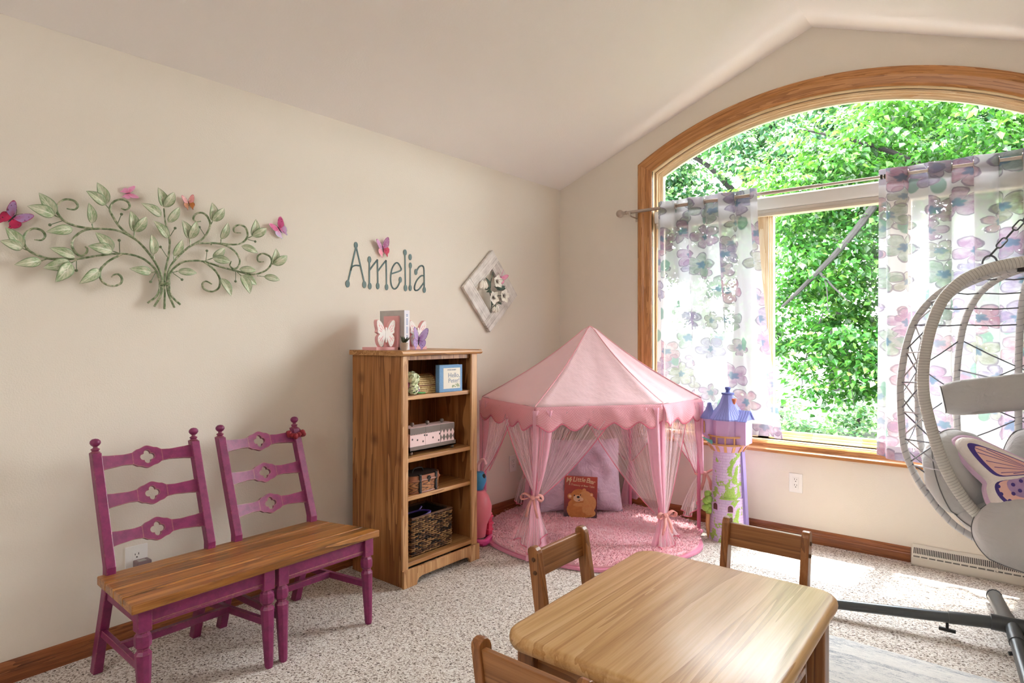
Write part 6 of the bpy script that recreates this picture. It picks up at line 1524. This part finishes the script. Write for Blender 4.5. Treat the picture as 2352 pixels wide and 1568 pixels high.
m = MB(); m.lathe([(.03, .31), (.04, .34), (.052, .37), (.05, .40), (.035, .425), (0, .432)], (.262, -1.265, 0), 18); h_ = m.build('head', M_BL, pt, smooth=True)
m = MB(); m.ball((.308, -1.262, .405), (.008, .012, .016), 10, 6); m.build('eye', M_DARK, h_, smooth=True)
m = MB(); m.tube(smooth_path([(.262, -1.265, .425), (.255, -1.255, .47), (.28, -1.24, .50), (.29, -1.225, .47)], 5), .010, 8); m.build('handle', M_SKIN, pt, smooth=True)

def rugmat():
    M = Mt('distressed_rug'); n1 = M.noise(M.coord('Object', (1.6, 9, 1)), 1.0, 4.0, .7, dist=1.0); n2 = M.noise(M.coord('Object', (26, 90, 1)), 1.0, 3.0, .75); n3 = M.noise(M.coord('Object', (200, 200, 1)), 1.0, 2.0)
    f = M.math('ADD', M.math('MULTIPLY', n1, .5), M.math('ADD', M.math('MULTIPLY', n2, .35), M.math('MULTIPLY', n3, .15)))
    c = M.ramp(f, [(.36, '#7f8794'), (.43, '#b4b7bc'), (.49, '#dbdad8'), (.6, '#ebe9e5')])
    return M.done(M.bsdf(c, .95, M.bump(n3, .4, .004), Specular_IOR_Level=.1))
m = MB(); m.box((2.02, -2.9, .0005), (3.5, -1.237, .0065)); tag(m.build('area_rug', rugmat()), 'pale grey distressed area rug under the right side of the table', 'rug')

# ================================================================== OUTSIDE THE WINDOW
GZ = -.75
def lawnmat():
    M = Mt('sunny_lawn'); n = M.noise(M.coord('Object', (1, 1, 1)), 3.0, 4.0, .7); n2 = M.noise(M.coord('Object', (1, 1, 1)), .35, 2.0)
    c = M.ramp(M.math('ADD', M.math('MULTIPLY', n, .6), M.math('MULTIPLY', n2, .4)), [(.35, '#131c0d'), (.5, '#1e2a15'), (.65, '#2c381f')])
    return M.done(M.bsdf(c, .95, M.bump(n, .6, .05)))
m = MB(); m.grid(lambda u, v: (-45 + 90 * u, .6 + 60 * v ** 1.5, GZ + .12 * math.sin(9 * u) * v + 2.2 * v * v), 30, 30); structure(m.build('lawn', lawnmat(), smooth=True))
def leafmat(name, stops, tr=.5):
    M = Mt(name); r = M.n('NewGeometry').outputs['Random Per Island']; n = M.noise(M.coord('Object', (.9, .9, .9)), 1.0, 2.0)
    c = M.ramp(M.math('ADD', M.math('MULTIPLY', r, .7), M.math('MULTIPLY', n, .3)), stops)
    df = M.n('BsdfDiffuse', {'Color': c}).outputs[0]; t = M.n('BsdfTranslucent', {'Color': M.mix(.45, c, '#5a8a2c')}).outputs[0]
    b = M.n('MixShader', {0: tr, 1: df, 2: t}).outputs[0]
    return M.done(M.n('MixShader', {0: .05, 1: b, 2: M.n('BsdfGlossy', {'Roughness': .4}).outputs[0]}).outputs[0])
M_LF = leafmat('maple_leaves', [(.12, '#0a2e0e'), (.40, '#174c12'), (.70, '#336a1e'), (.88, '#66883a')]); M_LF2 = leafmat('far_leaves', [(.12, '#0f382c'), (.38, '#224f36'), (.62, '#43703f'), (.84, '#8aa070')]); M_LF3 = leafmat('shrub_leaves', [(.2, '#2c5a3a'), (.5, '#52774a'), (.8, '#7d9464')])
M_BARK = plain('bark', '#15110f', .9, .35, 8, .6)
def leafcloud(m, rng, blobs, n, size, droop=.3):
    """leaves in flat sprays: every crown part is filled with small layered clusters"""
    vol = [a * b * c for _, (a, b, c) in blobs]; tot = sum(vol)
    for (c, (a, b, d)), v in zip(blobs, vol):
        left = int(n * v / tot)
        while left > 0:
            while True:
                p = Vector((rng.uniform(-1, 1), rng.uniform(-1, 1), rng.uniform(-1, 1)))
                if .2 < p.length < 1: break
            cc_ = Vector(c) + Vector((p.x * a, p.y * b, p.z * d)); k = min(left, rng.randint(35, 70)); left -= k
            ta = rng.uniform(0, 2 * PI); tilt = Vector((math.cos(ta) * .35, math.sin(ta) * .35, 0)); R_ = size * rng.uniform(2.2, 3.6)
            for _ in range(k):
                x, y = rng.gauss(0, .55) * R_, rng.gauss(0, .55) * R_
                q = cc_ + Vector((x, y, x * tilt.x + y * tilt.y - .25 * (x * x + y * y) / R_ + rng.gauss(0, .14) * R_)); s = size * rng.uniform(.6, 1.2)
                dr = Vector((x / R_ + rng.uniform(-.7, .7), y / R_ + rng.uniform(-.7, .7), rng.uniform(-.7, .1) - droop)).normalized()
                nn = Vector((rng.uniform(-.6, .6), rng.uniform(-.6, .6), 1.0)).normalized(); sd_ = dr.cross(nn)
                if sd_.length < .1: continue
                sd_.normalize(); nn = sd_.cross(dr); w = s * .40; e = nn * (s * .10)
                m.add([q, q + dr * s * .35 + sd_ * w + e, q + dr * s, q + dr * s * .35 - sd_ * w + e, q + dr * s * .5], [(0, 1, 4, 3), (1, 2, 4), (4, 2, 3)])
def tree_(name, base, label, cat, trunk, r0, branches, blobs, n, size, mt, seed, group=None):
    rng = random.Random(seed); r = thing(name, base, label, cat, group)
    if trunk:
        P = smooth_path(trunk, 4); m = MB(); m.tube(P, [r0 * (1 - .65 * i / (len(P) - 1)) for i in range(len(P))], 10); t = m.build('trunk', M_BARK, r, smooth=True)
        for br_, rb in branches:
            P = smooth_path(br_, 4); m = MB(); m.tube(P, [rb * (1 - .75 * i / (len(P) - 1)) for i in range(len(P))], 7); m.build('branch', M_BARK, r, smooth=True)
    m = MB(); leafcloud(m, rng, blobs, n, size); m.build('foliage', mt, r)
    return r
TG = 'trees outside the window'
tree_('leafy_tree', (2.9, 7.4, GZ), 'leafy green maple with low hanging branches close outside the window', 'tree', [(2.95, 7.5, GZ), (2.9, 7.4, 1.0), (2.75, 7.3, 2.2), (2.8, 7.3, 4.2)], .17,
      [([(2.78, 7.2, 2.2), (1.7, 6.3, 3.0), (1.0, 5.8, 3.3)], .06), ([(1.35, 6.0, 3.25), (.95, 5.75, 2.6), (.35, 5.55, 1.9), (.15, 5.5, 1.7)], .06), ([(.62, 5.65, 2.2), (.85, 5.5, 1.95), (1.05, 5.4, 1.75)], .022), ([(.62, 5.65, 2.2), (.75, 5.5, 2.0), (.80, 5.4, 1.6)], .016), ([(2.75, 7.2, 2.4), (3.2, 6.6, 3.0), (3.8, 6.2, 3.1)], .06), ([(2.8, 7.2, 3.0), (1.4, 6.6, 4.0), (.2, 6.2, 4.5)], .06), ([(.9, 5.9, 1.3), (1.0, 5.7, .8), (1.1, 5.6, .2)], .012), ([(.6, 6.0, 1.6), (.4, 5.8, .9), (.35, 5.8, .4)], .012)],
      [((.75, 6.3, 2.7), (1.05, .9, .75)), ((.65, 6.2, 1.7), (1.0, .8, .75)), ((.85, 6.1, .9), (.85, .75, .65)), ((1.55, 6.0, .65), (.75, .7, .9)), ((2.5, 6.4, 2.0), (1.2, 1.0, 1.6)), ((.2, 6.4, 3.6), (1.1, .9, .7)), ((2.0, 6.6, 4.1), (2.0, 1.3, 1.0)), ((-.2, 6.3, 1.1), (.4, .5, .5)), ((3.6, 6.8, 3.2), (1.2, 1.2, 1.2)), ((1.3, 7.2, 1.6), (1.3, .6, 1.3))], 42000, .105, M_LF, 11, TG)
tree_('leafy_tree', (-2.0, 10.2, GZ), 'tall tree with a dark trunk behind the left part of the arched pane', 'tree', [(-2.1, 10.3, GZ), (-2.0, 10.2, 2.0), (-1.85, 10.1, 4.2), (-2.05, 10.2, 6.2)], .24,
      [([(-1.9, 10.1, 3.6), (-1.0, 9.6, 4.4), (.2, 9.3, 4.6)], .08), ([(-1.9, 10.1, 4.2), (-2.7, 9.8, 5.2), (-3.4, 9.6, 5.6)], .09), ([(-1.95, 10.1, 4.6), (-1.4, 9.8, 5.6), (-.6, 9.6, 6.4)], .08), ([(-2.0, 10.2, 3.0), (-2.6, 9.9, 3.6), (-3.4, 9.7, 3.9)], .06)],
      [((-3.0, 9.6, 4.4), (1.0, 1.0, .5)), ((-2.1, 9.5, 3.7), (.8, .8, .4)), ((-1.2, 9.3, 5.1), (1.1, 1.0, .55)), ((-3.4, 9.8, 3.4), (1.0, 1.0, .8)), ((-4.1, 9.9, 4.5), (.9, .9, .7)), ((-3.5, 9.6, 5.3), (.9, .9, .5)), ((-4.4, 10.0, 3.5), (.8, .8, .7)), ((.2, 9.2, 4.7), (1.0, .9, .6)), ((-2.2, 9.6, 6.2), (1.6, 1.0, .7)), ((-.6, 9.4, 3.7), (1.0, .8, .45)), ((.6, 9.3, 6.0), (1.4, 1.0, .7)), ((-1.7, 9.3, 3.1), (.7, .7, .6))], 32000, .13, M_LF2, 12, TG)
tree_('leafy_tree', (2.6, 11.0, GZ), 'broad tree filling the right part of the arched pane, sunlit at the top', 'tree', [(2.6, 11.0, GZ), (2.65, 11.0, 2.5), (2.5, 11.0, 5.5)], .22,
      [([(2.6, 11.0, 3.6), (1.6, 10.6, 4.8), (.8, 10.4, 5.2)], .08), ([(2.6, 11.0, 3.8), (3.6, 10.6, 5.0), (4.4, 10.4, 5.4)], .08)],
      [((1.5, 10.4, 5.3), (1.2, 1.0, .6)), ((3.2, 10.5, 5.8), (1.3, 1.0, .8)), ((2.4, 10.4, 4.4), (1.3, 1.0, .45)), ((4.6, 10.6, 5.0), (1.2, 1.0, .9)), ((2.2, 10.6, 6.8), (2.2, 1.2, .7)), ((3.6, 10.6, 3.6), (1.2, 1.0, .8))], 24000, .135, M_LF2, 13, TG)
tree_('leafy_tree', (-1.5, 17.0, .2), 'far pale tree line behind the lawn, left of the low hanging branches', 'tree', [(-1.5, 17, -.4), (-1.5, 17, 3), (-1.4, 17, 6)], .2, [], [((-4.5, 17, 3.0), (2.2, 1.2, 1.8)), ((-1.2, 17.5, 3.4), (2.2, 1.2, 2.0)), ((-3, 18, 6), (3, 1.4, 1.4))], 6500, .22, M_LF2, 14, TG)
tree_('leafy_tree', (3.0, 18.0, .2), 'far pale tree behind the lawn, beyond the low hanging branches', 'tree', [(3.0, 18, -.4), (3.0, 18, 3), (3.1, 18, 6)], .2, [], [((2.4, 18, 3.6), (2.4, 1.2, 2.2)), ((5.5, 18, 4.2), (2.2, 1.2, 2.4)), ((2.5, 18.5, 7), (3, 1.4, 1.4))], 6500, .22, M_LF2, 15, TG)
SG = 'garden shrubs on the lawn'
for (x, y, s, lab, sd0) in ((-.75, 8.6, .62, 'dark green shrub at the lawn edge, left of the low hanging branches', 21), (-1.75, 10.0, .8, 'pale green shrub on the lawn, just right of the left curtain', 22), (.45, 9.4, .5, 'small shrub under the low hanging branches', 23), (.1, 7.2, .38, 'low flowering clump in the sunny bed near the window sill', 24), (1.5, 13.0, .9, 'round shrub far back on the lawn', 25)):
    gz = GZ + 2.2 * (((y - .6) / 60) ** (2 / 1.5))
    r = thing('garden_shrub', (x, y, gz), lab, 'shrub', SG); m = MB(); m.tube([(x, y, gz - .05), (x + .03, y, gz + s * .8)], .03, 6); m.build('stem', M_BARK, r); m = MB(); leafcloud(m, random.Random(sd0), [((x, y, gz + s * .55), (s, s * .8, s * .6))], 900, .10, M_LF3 and 0); m.build('foliage', M_LF3, r)
